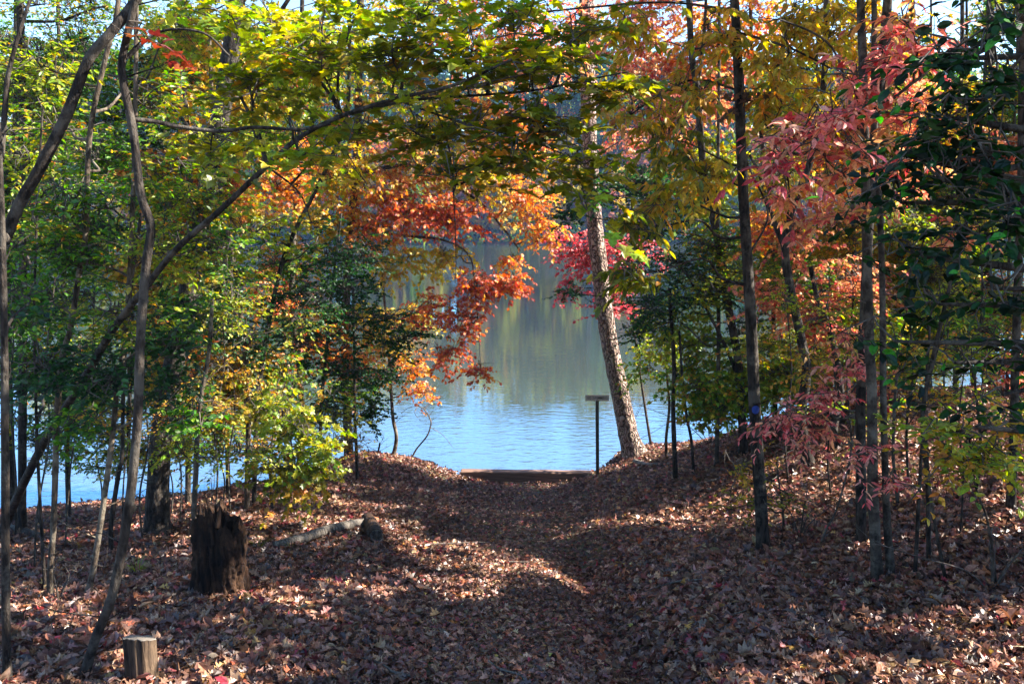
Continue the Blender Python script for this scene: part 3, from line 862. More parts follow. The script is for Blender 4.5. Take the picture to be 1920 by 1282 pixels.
def cut_stump():
    d = hit(268, 1275)
    f = at(268, 1278, d); f[2] = float(ground(f[0], f[1]))
    root = empty('cut_stump', f)
    tag(root, 'small sawn stump with a pale flat top at the lower left corner', 'stump')
    n, m = 48, 14
    th = np.linspace(0, 2 * math.pi, n, endpoint=False)
    topz = at(268, 1196, d)[2] - f[2]
    w = 30 * d / FPX
    rid = .06 * np.sin(th * 5 + 1) + .03 * np.sin(th * 13) + .02 * rng.standard_normal(n) - .22 * np.exp(-((th - 5.0) / .12) ** 2)
    V = []
    for k in np.linspace(0, 1, m):
        r = w * (1 + rid + .55 * np.exp(-k * 5) * np.maximum(0, np.cos(th - math.pi)) + .2 * np.exp(-k * 7))
        z = (-.12 + (topz + .12) * k) * np.ones(n) - (k > .5) * (k - .5) * 2 * w * (.40 * np.sin(th) + .10 * np.cos(th))
        V.append(np.c_[f[0] + np.cos(th) * r, f[1] + np.sin(th) * r, f[2] + z])
    V = np.array(V)
    i = np.arange(m - 1)[:, None] * n; j = np.arange(n)[None]; k = (j + 1) % n
    F = np.stack([i + j, i + k, i + n + k, i + n + j], -1).reshape(-1, 4)
    a = Acc(); a.add(V.reshape(-1, 3), F.ravel(), [4] * len(F), smooth=True)
    a.build('side_wood', bark_material('grey_brown_stump_wood', (.008, .005, .004), (.115, .075, .047), 26, 2.5, .9), root, f)
    mt, nt, N, L = nodes_of('sawn_end_grain')
    out = N.new('ShaderNodeOutputMaterial'); p = N.new('ShaderNodeBsdfPrincipled'); p.inputs['Roughness'].default_value = .8
    tc = N.new('ShaderNodeTexCoord'); wv = N.new('ShaderNodeTexWave'); wv.wave_type = 'RINGS'; wv.rings_direction = 'Z'
    wv.inputs['Scale'].default_value = 22; wv.inputs['Distortion'].default_value = 3
    r = N.new('ShaderNodeValToRGB'); r.color_ramp.elements[0].color = (.085, .068, .052, 1); r.color_ramp.elements[1].color = (.17, .145, .12, 1)
    L.new(tc.outputs['Object'], wv.inputs[0]); L.new(wv.outputs['Fac'], r.inputs[0]); L.new(r.outputs[0], p.inputs['Base Color']); L.new(p.outputs[0], out.inputs[0])
    c = Acc(); T = V[-1]; cen = T.mean(0, keepdims=True)
    rings = [T, (T * .98 + cen * .02) + (0, 0, .004), T * .5 + cen * .5 + (0, 0, .006)]
    VV = np.vstack(rings + [cen + (0, 0, .006)])
    idx = []
    for q in range(2):
        for t in range(n): idx += [q * n + t, q * n + (t + 1) % n, (q + 1) * n + (t + 1) % n, (q + 1) * n + t]
    sz = [4] * (2 * n)
    for t in range(n): idx += [2 * n + t, 2 * n + (t + 1) % n, 3 * n]
    c.add(VV, idx, sz + [3] * n)
    c.build('sawn_top', mt, root, f)


big_stump(); cut_stump()


def log(name, label, cat, pts, w, bark, ends=True, lift=.3, rough=.07, sides=14):
    """pts photo pixels on the ground; w px width at each"""
    W_ = []
    R = []
    for (px, py), ww in zip(pts, w):
        d = hit(px, py); p = at(px, py, d); r = ww * .5 * d / FPX
        p[2] = float(ground(p[0], p[1])) + r * lift
        W_.append(p); R.append(r)
    P = smooth_path(np.array(W_), 8); Rr = np.interp(np.linspace(0, 1, len(P)), np.linspace(0, 1, len(R)), R)
    o0 = P[0].copy()
    root = empty(name, o0); tag(root, label, cat)
    a = Acc(); tube(a, P, Rr, sides, 0, rough, True)
    a.build('stem', M[bark], root, o0)
    return root, P, Rr, o0


log('fallen_log', 'pale weathered fallen log lying across the left side of the path', 'log', [(515, 1033), (560, 1024), (615, 1006), (662, 996), (696, 990)], [15, 19, 19, 18, 17], 'oldwood', lift=1.5, rough=.05)
r_, P_, R_, o0 = log('log_end', 'short dark thick log with its hollow cut end facing the camera', 'log', [(690, 986), (698, 1003), (706, 1022)], [24, 28, 30], 'rot', lift=1.25, rough=.03, sides=18)
T_ = unit((P_[-1] - P_[-3])[None])[0]
a = Acc()
tube(a, np.array([P_[-1] + T_ * .002, P_[-1] + T_ * .012]), np.array([R_[-1] * .92, R_[-1] * .80]), 18)
a.build('cut_face', M['dark'], r_, o0)
log('fallen_log', 'dark log lying by the water at the far left edge', 'log', [(15, 992), (45, 1001), (75, 1010)], [16, 17, 16], 'dark', lift=.5)
log('exposed_root', 'pale bare root showing through the leaves right of the sign', 'root', [(1262, 921), (1295, 914), (1330, 906), (1348, 900)], [6, 9, 8, 5], 'oldwood', lift=.5)
log('fallen_branch', 'thin dark branch lying on the leaves near the blue blazed trunk', 'branch', [(1342, 1050), (1400, 1046), (1455, 1050)], [10, 7, 4], 'dark', lift=.7, sides=8)
log('fallen_branch', 'slim pale branch lying on the leaves at the bottom right', 'branch', [(1805, 1262), (1860, 1254), (1915, 1243)], [7, 6, 5], 'tan', lift=.8, sides=8)
log('exposed_root', 'gnarled root on the mound below the leaning pine', 'root', [(1190, 868), (1215, 874), (1240, 872), (1275, 868)], [10, 9, 7, 4], 'oldwood', lift=.5)
log('fallen_branch', 'thin grey stick lying on leaves beside the tall rotten stump', 'branch', [(255, 1135), (290, 1128), (330, 1118)], [8, 7, 4], 'oldwood', lift=.8, sides=8)

# =================================================================== TREES
GL = 'slender trees on the left bank'
GR = 'trees on the right bank'
GC = 'young trees on the spit and shore'
GB = 'trees along the shore behind'
GS = 'tall trees right of the frame shading the path'

# ---- left side
make_tree('tree', 'grey trunk on the left frame edge with a thick dark limb slanting right', 'tree', (12, 1290),
          [(11, 1120), (10, 900), (8, 640), (3, 420), (-4, 250), (-20, 0), (-45, -500)], 24, 12, 'dark',
          [([(9, 450, 3.8), (35, 385, 3.8), (75, 315, 3.8), (125, 215, 3.8), (165, 115, 3.8), (205, 65, 3.8), (245, 15, 3.85), (275, -40, 3.9), (300, -200, 4)], 27, 18),
           ([(2, 300, 3.8), (12, 170, 3.85), (18, 128, 3.85), (35, 65, 3.85), (60, -10, 3.9)], 13, 7)],
          [(60, 560, 4.2, 70, 60, 3, 'holly', 'holly')], GL)
make_tree('tree', 'straight dull brown trunk rising at the upper left behind the slanting limb', 'tree', (40, 1000),
          [(42, 820), (43, 600), (42, 330), (41, 150), (36, -40), (30, -350)], 22, 16, 'dark', (),
          [(100, 90, 9.3, 150, 110, 62, 'beech', 'greenmix'), (50, 330, 9.4, 120, 110, 44, 'beech', 'greenmix'), (190, 230, 9.6, 110, 110, 46, 'beech', 'green'),
           (60, 620, 9.2, 100, 100, 34, 'holly', 'green'), (150, 10, 9.4, 170, 60, 50, 'beech', 'greenmix'), (330, 30, 9.6, 120, 60, 40, 'beech', 'greenmix'), (60, 200, 9.2, 90, 80, 34, 'beech', 'lime')], GL)
make_tree('tree', 'dark sinuous trunk bending above the small sawn stump', 'tree', (147, 1278),
          [(178, 1200), (212, 1108), (240, 960), (257, 800), (263, 640), (274, 500), (283, 425), (264, 365), (250, 250), (232, 160), (228, 118), (240, 60), (252, 10), (268, -60), (290, -400)], 28, 16, 'dark',
          [([(250, 225, 3.95), (290, 228, 4.0), (335, 238, 4.05), (410, 246, 4.1), (480, 239, 4.15), (560, 243, 4.2), (620, 232, 4.25)], 10, 7),
           ([(238, 110, 3.95), (300, 60, 4.0), (380, 62, 4.0), (430, 105, 4.05)], 7, 4)],
          [(272, 76, 3.9, 40, 12, 1, 'maple', 'rust', 1.05), (560, 300, 4.3, 70, 40, 4, 'maple', 'lime'), (400, 270, 4.3, 70, 40, 4, 'maple', 'maple')], GL, sides=14)
make_tree('maple_tree', 'long dark leaning maple slanting from lower left to the top centre', 'tree', (-4, 1008),
          [(22, 955, -.6), (82, 830, -2.2), (150, 722, -3.3), (212, 618, -3.9), (272, 540, -4.2), (330, 468, -4.35), (420, 388, -4.45), (500, 312, -4.5), (562, 258, -4.55), (640, 218, -4.55), (740, 186, -4.7), (850, 160, -4.8), (960, 112, -4.9)], 25, 7, 'dark',
          [([(640, 218, 4.75), (760, 190, 4.6), (880, 180, 4.5), (1000, 170, 4.4), (1100, 150, 4.3), (1180, 135, 4.3)], 8, 3),
           ([(740, 186, 4.6), (820, 215, 4.5), (900, 240, 4.4), (990, 262, 4.35), (1080, 300, 4.3)], 6, 2.5),
           ([(810, 190, 4.5), (840, 270, 4.45), (850, 360, 4.4), (855, 480, 4.4), (853, 530, 4.4)], 4, 1.5),
           ([(500, 312, 4.75), (560, 360, 4.8), (585, 420, 4.8)], 6, 2)],
          [(470, 170, 4.8, 120, 60, 12, 'maple', 'maple'), (600, 110, 4.7, 130, 55, 13, 'maple', 'maple'), (730, 90, 4.5, 130, 55, 13, 'maple', 'maple'),
           (870, 110, 4.4, 120, 50, 13, 'maple', 'maple'), (1000, 135, 4.3, 110, 50, 12, 'maple', 'maple'), (1110, 160, 4.25, 70, 45, 7, 'maple', 'maple'),
           (1010, 235, 4.3, 100, 45, 11, 'maple', 'maple'), (880, 235, 4.4, 110, 45, 11, 'maple', 'maple'), (740, 240, 4.5, 110, 40, 9, 'maple', 'maple'),
           (1080, 300, 4.2, 50, 45, 7, 'maple', 'maple'), (960, 300, 4.3, 70, 35, 5, 'maple', 'maple'), (1100, 375, 4.2, 26, 22, 2, 'maple', 'lime', 1.15),
           (620, 265, 4.8, 80, 35, 6, 'maple', 'lime'), (520, 70, 4.9, 120, 60, 10, 'maple', 'lime'), (860, 320, 4.35, 60, 30, 4, 'maple', 'maple'), (640, 30, 5.2, 130, 40, 12, 'maple', 'lime'), (800, 20, 5.2, 130, 40, 12, 'maple', 'lime'), (960, 40, 5.0, 120, 40, 11, 'maple', 'lime'), (1090, 60, 5.0, 90, 40, 8, 'maple', 'maple'), (430, 20, 5.2, 110, 40, 9, 'maple', 'lime')], None, flare=1.25)
make_tree('sapling', 'slim sapling with a sunlit base curving up just right of two thin trunks', 'tree', (150, 1124),
          [(172, 1081), (188, 985), (200, 900), (207, 851), (214, 790), (218, 741), (226, 690), (233, 641), (243, 520), (248, 400), (252, 300), (255, 100), (256, -200)], 17, 11, 'tan', (),
          [(330, 470, 5.4, 100, 60, 16, 'beech', 'lime'), (230, 600, 5.2, 90, 60, 14, 'beech', 'greenmix'), (120, 480, 5.2, 80, 60, 14, 'beech', 'green'), (320, 650, 5.2, 90, 60, 14, 'holly', 'holly'), (200, 720, 5.1, 80, 50, 14, 'holly', 'holly'), (340, 780, 5.2, 80, 40, 10, 'holly', 'green'), (160, 380, 5.2, 90, 60, 14, 'beech', 'green'), (310, 330, 5.3, 80, 60, 14, 'beech', 'greenmix')], GL)
make_tree('sapling', 'taller straight sunlit trunk near the left edge with a dark thin stem beside it', 'tree', (91, 1126),
          [(95, 1060), (100, 991), (104, 880), (105, 811), (110, 735), (117, 666), (132, 615), (150, 500), (162, 425), (164, 320), (172, 225), (200, 100), (222, 0), (240, -300)], 17, 12, 'tan', (),
          [(90, 690, 5.1, 90, 60, 14, 'holly', 'holly'), (60, 560, 5.1, 80, 60, 14, 'beech', 'green'), (130, 800, 5.2, 70, 40, 8, 'holly', 'green'), (100, 400, 5.2, 90, 70, 14, 'beech', 'greenmix'), (80, 130, 5.3, 100, 70, 14, 'beech', 'lime'), (200, 300, 5.9, 90, 80, 18, 'beech', 'green'), (110, 250, 5.9, 90, 80, 16, 'beech', 'greenmix'), (300, 200, 6.0, 90, 70, 16, 'beech', 'greenmix')], GL)
make_tree('sapling', 'thin dark crooked stem second from the left edge', 'tree', (84, 1114),
          [(80, 1030), (75, 941), (70, 840), (67, 741), (64, 600), (66, 500), (72, 350), (80, 200)], 10, 5, 'dark', (),
          [(80, 720, 6.2, 90, 70, 16, 'holly', 'holly'), (40, 460, 6.2, 70, 70, 14, 'beech', 'green')], GL, flare=1.2)
make_tree('sapling', 'thin dark trunk leaning right between the sinuous trunk and the water', 'tree', (210, 1042),
          [(208, 990), (217, 921), (224, 880), (229, 851), (231, 741), (236, 640), (250, 500), (268, 380)], 14, 8, 'dark', (),
          [(190, 700, 7.2, 100, 70, 24, 'holly', 'holly'), (310, 610, 7.4, 90, 70, 24, 'holly', 'holly')], GL)
make_tree('tree', 'thick dark furrowed trunk standing by the water left of the tall stump', 'tree', (293, 1003),
          [(297, 900), (305, 800), (320, 710), (345, 600), (372, 430), (400, 300), (422, 170), (438, 60), (446, -60), (452, -300)], 60, 40, 'dark',
          [([(400, 300, 8.1), (330, 210, 8.0), (280, 160, 8.0), (200, 140, 8.0)], 10, 4), ([(425, 150, 8.1), (500, 60, 8.2), (560, -30, 8.3)], 14, 8)],
          [(470, 60, 8.4, 120, 80, 26, 'smaple', 'yellow'), (330, 60, 8.4, 110, 80, 26, 'smaple', 'lime'), (560, 180, 8.6, 100, 70, 20, 'smaple', 'lime'),
           (380, 380, 7.6, 90, 60, 24, 'beech', 'greenmix'), (350, 590, 7.3, 80, 60, 24, 'holly', 'green'), (330, 720, 7.3, 80, 50, 20, 'holly', 'holly'), (400, 470, 7.5, 90, 60, 24, 'holly', 'green'), (420, 260, 7.6, 90, 60, 22, 'smaple', 'lime'), (300, 470, 7.4, 70, 50, 18, 'smaple', 'gold'), ('W', -1.2, 8.2, 5.8, 1.6, 1.4, .9, 50, 'top', 'lime', 1)], GL, flare=1.5, sides=18)
make_tree('sapling', 'pale sunlit twin trunk rising just behind the tall rotten stump', 'tree', (364, 1022),
          [(364, 960), (367, 890), (370, 820), (378, 740), (392, 660), (398, 560)], 17, 10, 'tan', (),
          [(390, 770, 7.6, 90, 50, 16, 'beech', 'gold'), (330, 840, 7.4, 70, 40, 9, 'beech', 'lime'), (450, 850, 7.2, 80, 36, 10, 'beech', 'lime')], GL)
make_tree('sapling', 'pale thin trunk rising behind the right rim of the tall stump', 'tree', (462, 962),
          [(464, 880), (466, 791), (463, 700), (454, 610), (444, 540), (435, 475), (424, 420), (412, 350), (400, 220), (392, 60), (385, -200)], 15, 9, 'tan',
          [([(436, 480, 8.9), (500, 420, 8.9), (560, 400, 9)], 5, 2)],
          [(400, 560, 8.6, 90, 70, 30, 'holly', 'holly'), (470, 640, 8.6, 90, 60, 28, 'holly', 'holly'), (420, 690, 8.4, 80, 50, 20, 'beech', 'gold'), (360, 480, 8.8, 80, 60, 24, 'holly', 'green')], GL)
make_tree('sapling', 'dark curved sapling leaning right over the yellow leaves above the stump', 'tree', (476, 945),
          [(478, 860), (484, 740), (500, 630), (513, 560), (530, 490), (552, 435), (576, 388), (606, 328), (630, 275), (648, 225), (655, 140), (655, 0), (650, -200)], 14, 9, 'dark', (),
          [(560, 560, 8.9, 100, 80, 34, 'holly', 'holly'), (640, 470, 9.2, 90, 80, 32, 'holly', 'holly'), (480, 440, 9.0, 100, 70, 24, 'smaple', 'lime'), (640, 330, 9.3, 70, 60, 16, 'smaple', 'gold'), (700, 120, 9.4, 130, 90, 22, 'smaple', 'lime')], GL)
make_tree('holly', 'dense dark green holly spreading toward the lake left of the orange leaves', 'tree', (592, 905),
          [(600, 820), (604, 740), (612, 660), (620, 560), (632, 470), (640, 400)], 12, 5, 'grey', (),
          [(700, 600, 10.8, 100, 55, 46, 'holly', 'holly'), (640, 540, 10.6, 100, 50, 44, 'holly', 'holly'), (740, 640, 11.0, 80, 45, 34, 'holly', 'holly'),
           (560, 640, 10.4, 100, 60, 44, 'holly', 'holly'), (640, 700, 10.6, 90, 45, 38, 'holly', 'holly'), (540, 500, 10.4, 100, 60, 40, 'holly', 'green'), (690, 490, 10.8, 60, 50, 24, 'holly', 'holly')], GC, 'waxy', flare=1.2)
make_tree('sapling', 'bright yellow green maple sapling arching over the lake beside the stump', 'tree', (512, 958),
          [(506, 900), (508, 840), (520, 780), (534, 720)], 7, 4, 'grey', (),
          [(560, 800, 7.9, 80, 42, 15, 'smaple', 'lime', 1.2), (520, 870, 7.8, 70, 45, 14, 'smaple', 'maple', 1.2), (590, 850, 7.7, 60, 30, 10, 'smaple', 'lime', 1.2), (500, 760, 8.0, 80, 45, 14, 'smaple', 'lime', 1.2), (610, 880, 7.7, 40, 18, 4, 'smaple', 'maple', 1.2), (560, 905, 7.6, 60, 25, 6, 'smaple', 'gold', 1.2)], GL, flare=1.1)
make_tree('holly_sapling', 'thin dark straight sapling with drooping holly leaves on the spit', 'tree', (670, 903),
          [(668, 840), (665, 781), (665, 691), (664, 620), (662, 540)], 10, 6, 'dark', (),
          [(650, 735, 11.6, 75, 40, 40, 'holly', 'green', 1.1), (700, 765, 11.5, 30, 38, 20, 'holly', 'holly', 1.1), (610, 765, 11.4, 50, 30, 18, 'holly', 'holly', 1.1), (720, 700, 11.7, 45, 30, 18, 'holly', 'holly')], GC, 'waxy', flare=1.15)
make_tree('maple_sapling', 'pale sunlit bent sapling with orange and yellow leaves on the spit', 'tree', (733, 866),
          [(741, 840), (743, 815), (737, 785), (733, 731), (729, 661), (722, 580), (716, 500)], 12, 6, 'tan',
          [([(731, 690, 12.9), (770, 640, 12.9), (820, 600, 13)], 5, 2)],
          [(770, 690, 12.9, 55, 45, 24, 'smaple', 'orange'), (720, 640, 12.9, 60, 45, 26, 'smaple', 'yellow'), (790, 735, 12.7, 35, 18, 9, 'smaple', 'orange'), (690, 590, 12.9, 60, 40, 22, 'smaple', 'yellow'), (770, 600, 13, 50, 35, 18, 'smaple', 'yellow')], GC, d0=12.9)
make_tree('oak_tree', 'oak with glowing orange and red leaves hanging over the lake in the centre', 'tree', (655, 872),
          [(650, 760), (648, 600), (655, 450), (668, 320), (672, 180), (676, 0), (680, -250)], 26, 16, 'grey',
          [([(668, 330, 12.9), (760, 310, 12.8), (835, 340, 12.8), (900, 380, 12.7), (945, 430, 12.7), (975, 470, 12.6)], 11, 3),
           ([(660, 420, 12.9), (740, 440, 12.6), (830, 450, 12.4), (880, 480, 12.3), (890, 540, 12.3), (900, 640, 12.3)], 7, 2),
           ([(672, 200, 12.9), (800, 180, 13), (950, 150, 13.1), (1050, 120, 13.2)], 10, 4)],
          [(690, 330, 12.6, 80, 55, 30, 'oak', 'orange'), (760, 390, 12.6, 90, 50, 36, 'oak', 'redorange'), (850, 400, 12.5, 80, 45, 30, 'oak', 'redorange'), (700, 430, 12.6, 80, 50, 32, 'oak', 'orange'),
           (800, 320, 12.7, 90, 45, 32, 'oak', 'orange'), (900, 335, 12.7, 80, 40, 26, 'oak', 'yellow'), (980, 370, 12.6, 70, 45, 26, 'oak', 'orange'), (1020, 420, 12.6, 40, 40, 14, 'oak', 'orange'),
           (760, 490, 12.6, 80, 40, 28, 'oak', 'yellow'), (840, 480, 12.4, 50, 30, 12, 'oak', 'yellow'), (890, 530, 12.2, 55, 45, 22, 'oak', 'redorange'), (950, 530, 12.2, 50, 30, 15, 'oak', 'redorange'),
           (860, 600, 12.2, 50, 50, 18, 'oak', 'redorange'), (800, 570, 12.4, 45, 45, 14, 'oak', 'redorange'), (900, 690, 12.2, 40, 16, 6, 'oak', 'redorange'), (960, 490, 12.4, 30, 25, 6, 'oak', 'orange'), (840, 660, 12.3, 40, 30, 9, 'oak', 'redorange'),
           (900, 200, 13, 120, 70, 34, 'oak', 'orange'), (1000, 90, 13.1, 120, 80, 44, 'oak', 'coral'), (760, 170, 13, 120, 80, 36, 'oak', 'gold'), (870, 60, 13, 130, 70, 36, 'oak', 'orange'), (640, 240, 12.9, 90, 70, 26, 'oak', 'orange'), (600, 330, 12.9, 80, 60, 26, 'oak', 'redorange'), (780, 30, 13.1, 140, 60, 34, 'oak', 'gold'), (620, 60, 13.1, 120, 70, 34, 'oak', 'yellow'), (960, 10, 13.2, 140, 60, 36, 'oak', 'coral'), (820, 260, 13, 100, 50, 28, 'oak', 'yellow'), (960, 280, 13, 90, 50, 24, 'oak', 'orange')], GC, d0=12.9, flare=1.2)
make_tree('sapling', 'bare thin sapling bowed like a hook over the water at the spit', 'tree', (767, 862),
          [(780, 843), (800, 818), (807, 800), (807, 787), (796, 768), (783, 760)], 5, 2.5, 'tan',
          [([(783, 760, 13.1), (778, 775, 13.0), (790, 790, 13.0)], 1.6, .8), ([(783, 760, 13.1), (765, 765, 13.1), (752, 775, 13.1)], 1.5, .8), ([(805, 800, 13.1), (830, 815, 13.1), (850, 840, 13.0)], 1.4, .7),
           ([(790, 765, 13.1), (815, 758, 13.2), (832, 766, 13.2)], 1.5, .7)],
          (), GC, d0=13.1, flare=1.1)
make_tree('snag', 'short broken upright snag on the crest of the spit', 'stub', (710, 857), [(709, 848), (711, 838), (712, 830)], 6, 4.5, 'dark', (), (), None, d0=12.9, flare=1.1)
make_tree('snag', 'thinner curved dead stub beside the broken snag on the spit', 'stub', (689, 853), [(691, 846), (690, 840), (687, 834)], 3.4, 1.5, 'dark', (), (), None, d0=12.9, flare=1.1)

for (px, py, pts, w) in ((28, 1010, [(30, 900), (20, 760), (26, 600), (18, 430)], 6), (62, 1070, [(70, 960), (92, 820), (88, 660), (104, 500), (100, 300)], 6),
                         (268, 1020, [(262, 930), (278, 830), (270, 700), (300, 560), (310, 380)], 6), (336, 985, [(340, 900), (332, 800), (350, 690), (352, 560)], 5),
                         (402, 975, [(408, 880), (402, 790), (420, 690), (418, 600)], 6), (432, 965, [(428, 870), (440, 770), (436, 640), (450, 520)], 5),
                         (545, 925, [(548, 850), (540, 780), (552, 690), (546, 610)], 6), (228, 1010, [(232, 900), (246, 780), (240, 690), (262, 560), (258, 430)], 5),
                         (120, 1030, [(128, 930), (140, 820), (170, 700), (176, 560)], 5)):
    make_tree('sapling', 'very thin bare sapling stem among the thicker left bank trunks', 'tree', (px, py), pts, w, w * .5, 'grey',
              [([(pts[1][0], pts[1][1], hit(px, py)), (pts[1][0] + 40, pts[1][1] - 30, hit(px, py)), (pts[1][0] + 85, pts[1][1] - 42, hit(px, py))], w * .4, 1), ([(pts[2][0], pts[2][1], hit(px, py)), (pts[2][0] - 45, pts[2][1] - 25, hit(px, py)), (pts[2][0] - 80, pts[2][1] - 60, hit(px, py))], w * .4, 1)],
              [(pts[-1][0] + rng.normal(0, 40), pts[-1][1], hit(px, py), 80, 50, 14, 'beech', 'lime'), (pts[1][0] + 80, pts[1][1] - 40, hit(px, py), 60, 26, 5, 'beech', 'gold')], 'very thin stems on the left bank', flare=1.1)

# ---- right side
make_tree('pine_tree', 'leaning pine with plated sunlit bark on the mound right of the sign', 'tree', (1193, 858),
          [(1180, 820), (1165, 750), (1148, 670), (1136, 600), (1124, 500), (1115, 420), (1109, 340), (1105, 280), (1102, 150), (1100, 0), (1098, -250)], 50, 36, 'pine',
          [([(1106, 300, 13.6), (1180, 258, 13.6), (1260, 255, 13.6)], 5, 2)],
          [(1180, 260, 13.8, 70, 30, 12, 'oak', 'coral'), (1090, 40, 13.6, 90, 60, 12, 'oak', 'gold')], GR, d0=13.5, flare=1.55, sides=20)
make_tree('maple_tree', 'small crimson leaved maple behind the leaning pine over the water', 'tree', (1222, 852),
          [(1212, 780), (1200, 700), (1185, 600), (1165, 520), (1150, 450)], 8, 4, 'grey', (),
          [(1080, 450, 13.9, 60, 35, 26, 'smaple', 'red'), (1130, 580, 13.9, 40, 25, 10, 'smaple', 'red'), (1100, 480, 13.9, 60, 40, 40, 'smaple', 'red'), (1150, 530, 13.9, 50, 35, 22, 'smaple', 'red'), (1190, 470, 13.9, 60, 45, 26, 'smaple', 'red'), (1060, 540, 13.8, 30, 25, 8, 'smaple', 'red'), (1180, 575, 13.9, 30, 20, 7, 'smaple', 'red')], GR, d0=14.0, flare=1.1)
make_tree('sapling', 'dark straight sapling closest to the leaning pine of the right hand stems', 'tree', (1267, 901),
          [(1265, 851), (1262, 766), (1264, 691), (1260, 620), (1255, 540)], 15, 9, 'dark', (),
          [(1260, 600, 10.8, 70, 60, 30, 'smaple', 'lime'), (1220, 560, 10.8, 50, 50, 20, 'holly', 'holly'), (1290, 690, 10.8, 60, 50, 22, 'smaple', 'greenmix')], GR)
make_tree('sapling', 'pale thin sapling lit on one side just behind the dark straight sapling', 'tree', (1250, 857),
          [(1249, 821), (1255, 761), (1250, 691), (1252, 620)], 9, 6, 'tan', (),
          [(1240, 650, 12.8, 60, 45, 26, 'smaple', 'lime'), (1210, 690, 12.7, 40, 40, 12, 'smaple', 'greenmix')], GR)
make_tree('sapling', 'thin dark sapling leaning left between the straight sapling and the blazed trunk', 'tree', (1301, 891),
          [(1297, 831), (1286, 771), (1278, 691), (1274, 620)], 9, 6, 'dark', (),
          [(1320, 640, 10.9, 60, 60, 26, 'smaple', 'lime'), (1310, 760, 10.8, 50, 30, 9, 'smaple', 'gold'), (1370, 690, 10.9, 50, 50, 18, 'smaple', 'greenmix')], GR)
make_tree('holly', 'tall dark crooked holly with dark sprays behind the blue blazed trunk', 'tree', (1395, 854),
          [(1388, 716), (1378, 640), (1368, 590), (1355, 500), (1340, 425), (1322, 350), (1312, 235), (1306, 165), (1297, 100), (1292, 0), (1288, -250)], 23, 15, 'dark',
          [([(1308, 180, 10.6), (1315, 110, 10.6), (1322, 40, 10.6), (1325, -60, 10.6)], 9, 6), ([(1390, 730, 10.6), (1365, 660, 10.4), (1330, 590, 10.3), (1290, 520, 10.2), (1240, 450, 10.1)], 9, 3)],
          [(1200, 345, 10.2, 75, 32, 34, 'holly', 'holly', 1.15), (1110, 360, 10.1, 45, 40, 20, 'holly', 'holly', 1.15), (1250, 400, 10.2, 70, 40, 28, 'holly', 'holly'), (1200, 440, 10.2, 55, 35, 18, 'holly', 'holly'), (1060, 400, 10.1, 35, 25, 10, 'holly', 'holly', 1.15),
           (1270, 500, 10.2, 70, 45, 32, 'holly', 'holly'), (1330, 550, 10.3, 60, 50, 28, 'holly', 'holly'), (1230, 580, 10.2, 60, 50, 24, 'holly', 'holly'), (1360, 460, 10.5, 60, 60, 28, 'holly', 'green'), (1060, 545, 10.1, 40, 14, 5, 'holly', 'holly'), (1190, 625, 10.2, 30, 30, 8, 'holly', 'holly'), (1400, 620, 10.5, 60, 60, 24, 'holly', 'holly'),
           (1290, 300, 11, 100, 80, 30, 'smaple', 'gold'), (1250, 180, 11, 110, 80, 40, 'oak', 'coral'), (1330, 80, 11, 100, 70, 34, 'oak', 'orange'), (1190, 90, 11.2, 80, 70, 26, 'oak', 'coral'), (1220, 10, 11.4, 120, 60, 36, 'oak', 'coral'), (1340, 160, 11.2, 90, 70, 30, 'oak', 'coral'), (1400, 20, 11.3, 110, 60, 30, 'oak', 'orange'), ('W', 3.4, 10.4, 6.6, 1.8, 1.4, .9, 60, 'top', 'greenmix', 1)], GR)
blz = make_tree('hickory_tree', 'straight grey brown trunk marked with a round blue paint blaze', 'tree', (1433, 1036),
          [(1426, 930), (1417, 800), (1410, 641), (1402, 500), (1393, 350), (1387, 200), (1380, 50), (1374, -60), (1360, -400), (1350, -800)], 35, 18, 'dark',
          [([(1386, 170, 6.5), (1300, 150, 6.4), (1220, 190, 6.3), (1150, 240, 6.2)], 6, 3), ([(1380, 60, 6.5), (1480, 90, 6.4), (1560, 130, 6.3)], 7, 3), ([(1378, 20, 6.5), (1250, 5, 6.3), (1100, 15, 6.2), (960, 30, 6.2)], 6, 3),
           ([(1403, 480, 6.5), (1440, 400, 6.5), (1400, 300, 6.7), (1430, 270, 6.8)], 5, 3)],
          [(1200, 200, 6.2, 80, 60, 11, 'hickory', 'gold'), (1290, 170, 6.3, 80, 60, 10, 'hickory', 'gold'), (1260, 270, 6.3, 80, 50, 10, 'hickory', 'maple'), (1330, 330, 6.4, 70, 60, 10, 'hickory', 'yellow'), (1190, 410, 6.1, 50, 55, 8, 'hickory', 'maple'),
           (1180, 510, 6.1, 45, 50, 8, 'hickory', 'maple'), (1240, 370, 6.2, 60, 40, 7, 'hickory', 'gold'), (1470, 110, 6.4, 90, 60, 12, 'hickory', 'yellow'), (1560, 60, 6.4, 80, 60, 11, 'hickory', 'yellow'), (1450, 220, 6.6, 70, 60, 10, 'hickory', 'gold'), (1340, 60, 6.4, 90, 60, 11, 'hickory', 'gold'),
           (1180, 50, 6.3, 100, 50, 10, 'hickory', 'gold'), (1450, 340, 6.8, 70, 60, 9, 'hickory', 'gold'), (1390, 180, 6.45, 16, 26, 3, 'smaple', 'dead'), (1545, 190, 6.6, 60, 50, 8, 'hickory', 'yellow'), (1490, 20, 6.5, 90, 45, 10, 'hickory', 'yellow'),
           ('W', 1.9, 6.6, 4.7, 1.5, 1.2, .7, 44, 'top', 'gold', .9), ('W', .8, 7.0, 4.9, 1.2, 1.0, .6, 30, 'top', 'maple', .9), ('W', 3.1, 7.2, 5.2, 1.3, 1.1, .7, 36, 'top', 'gold', .9)], GR, sides=16)
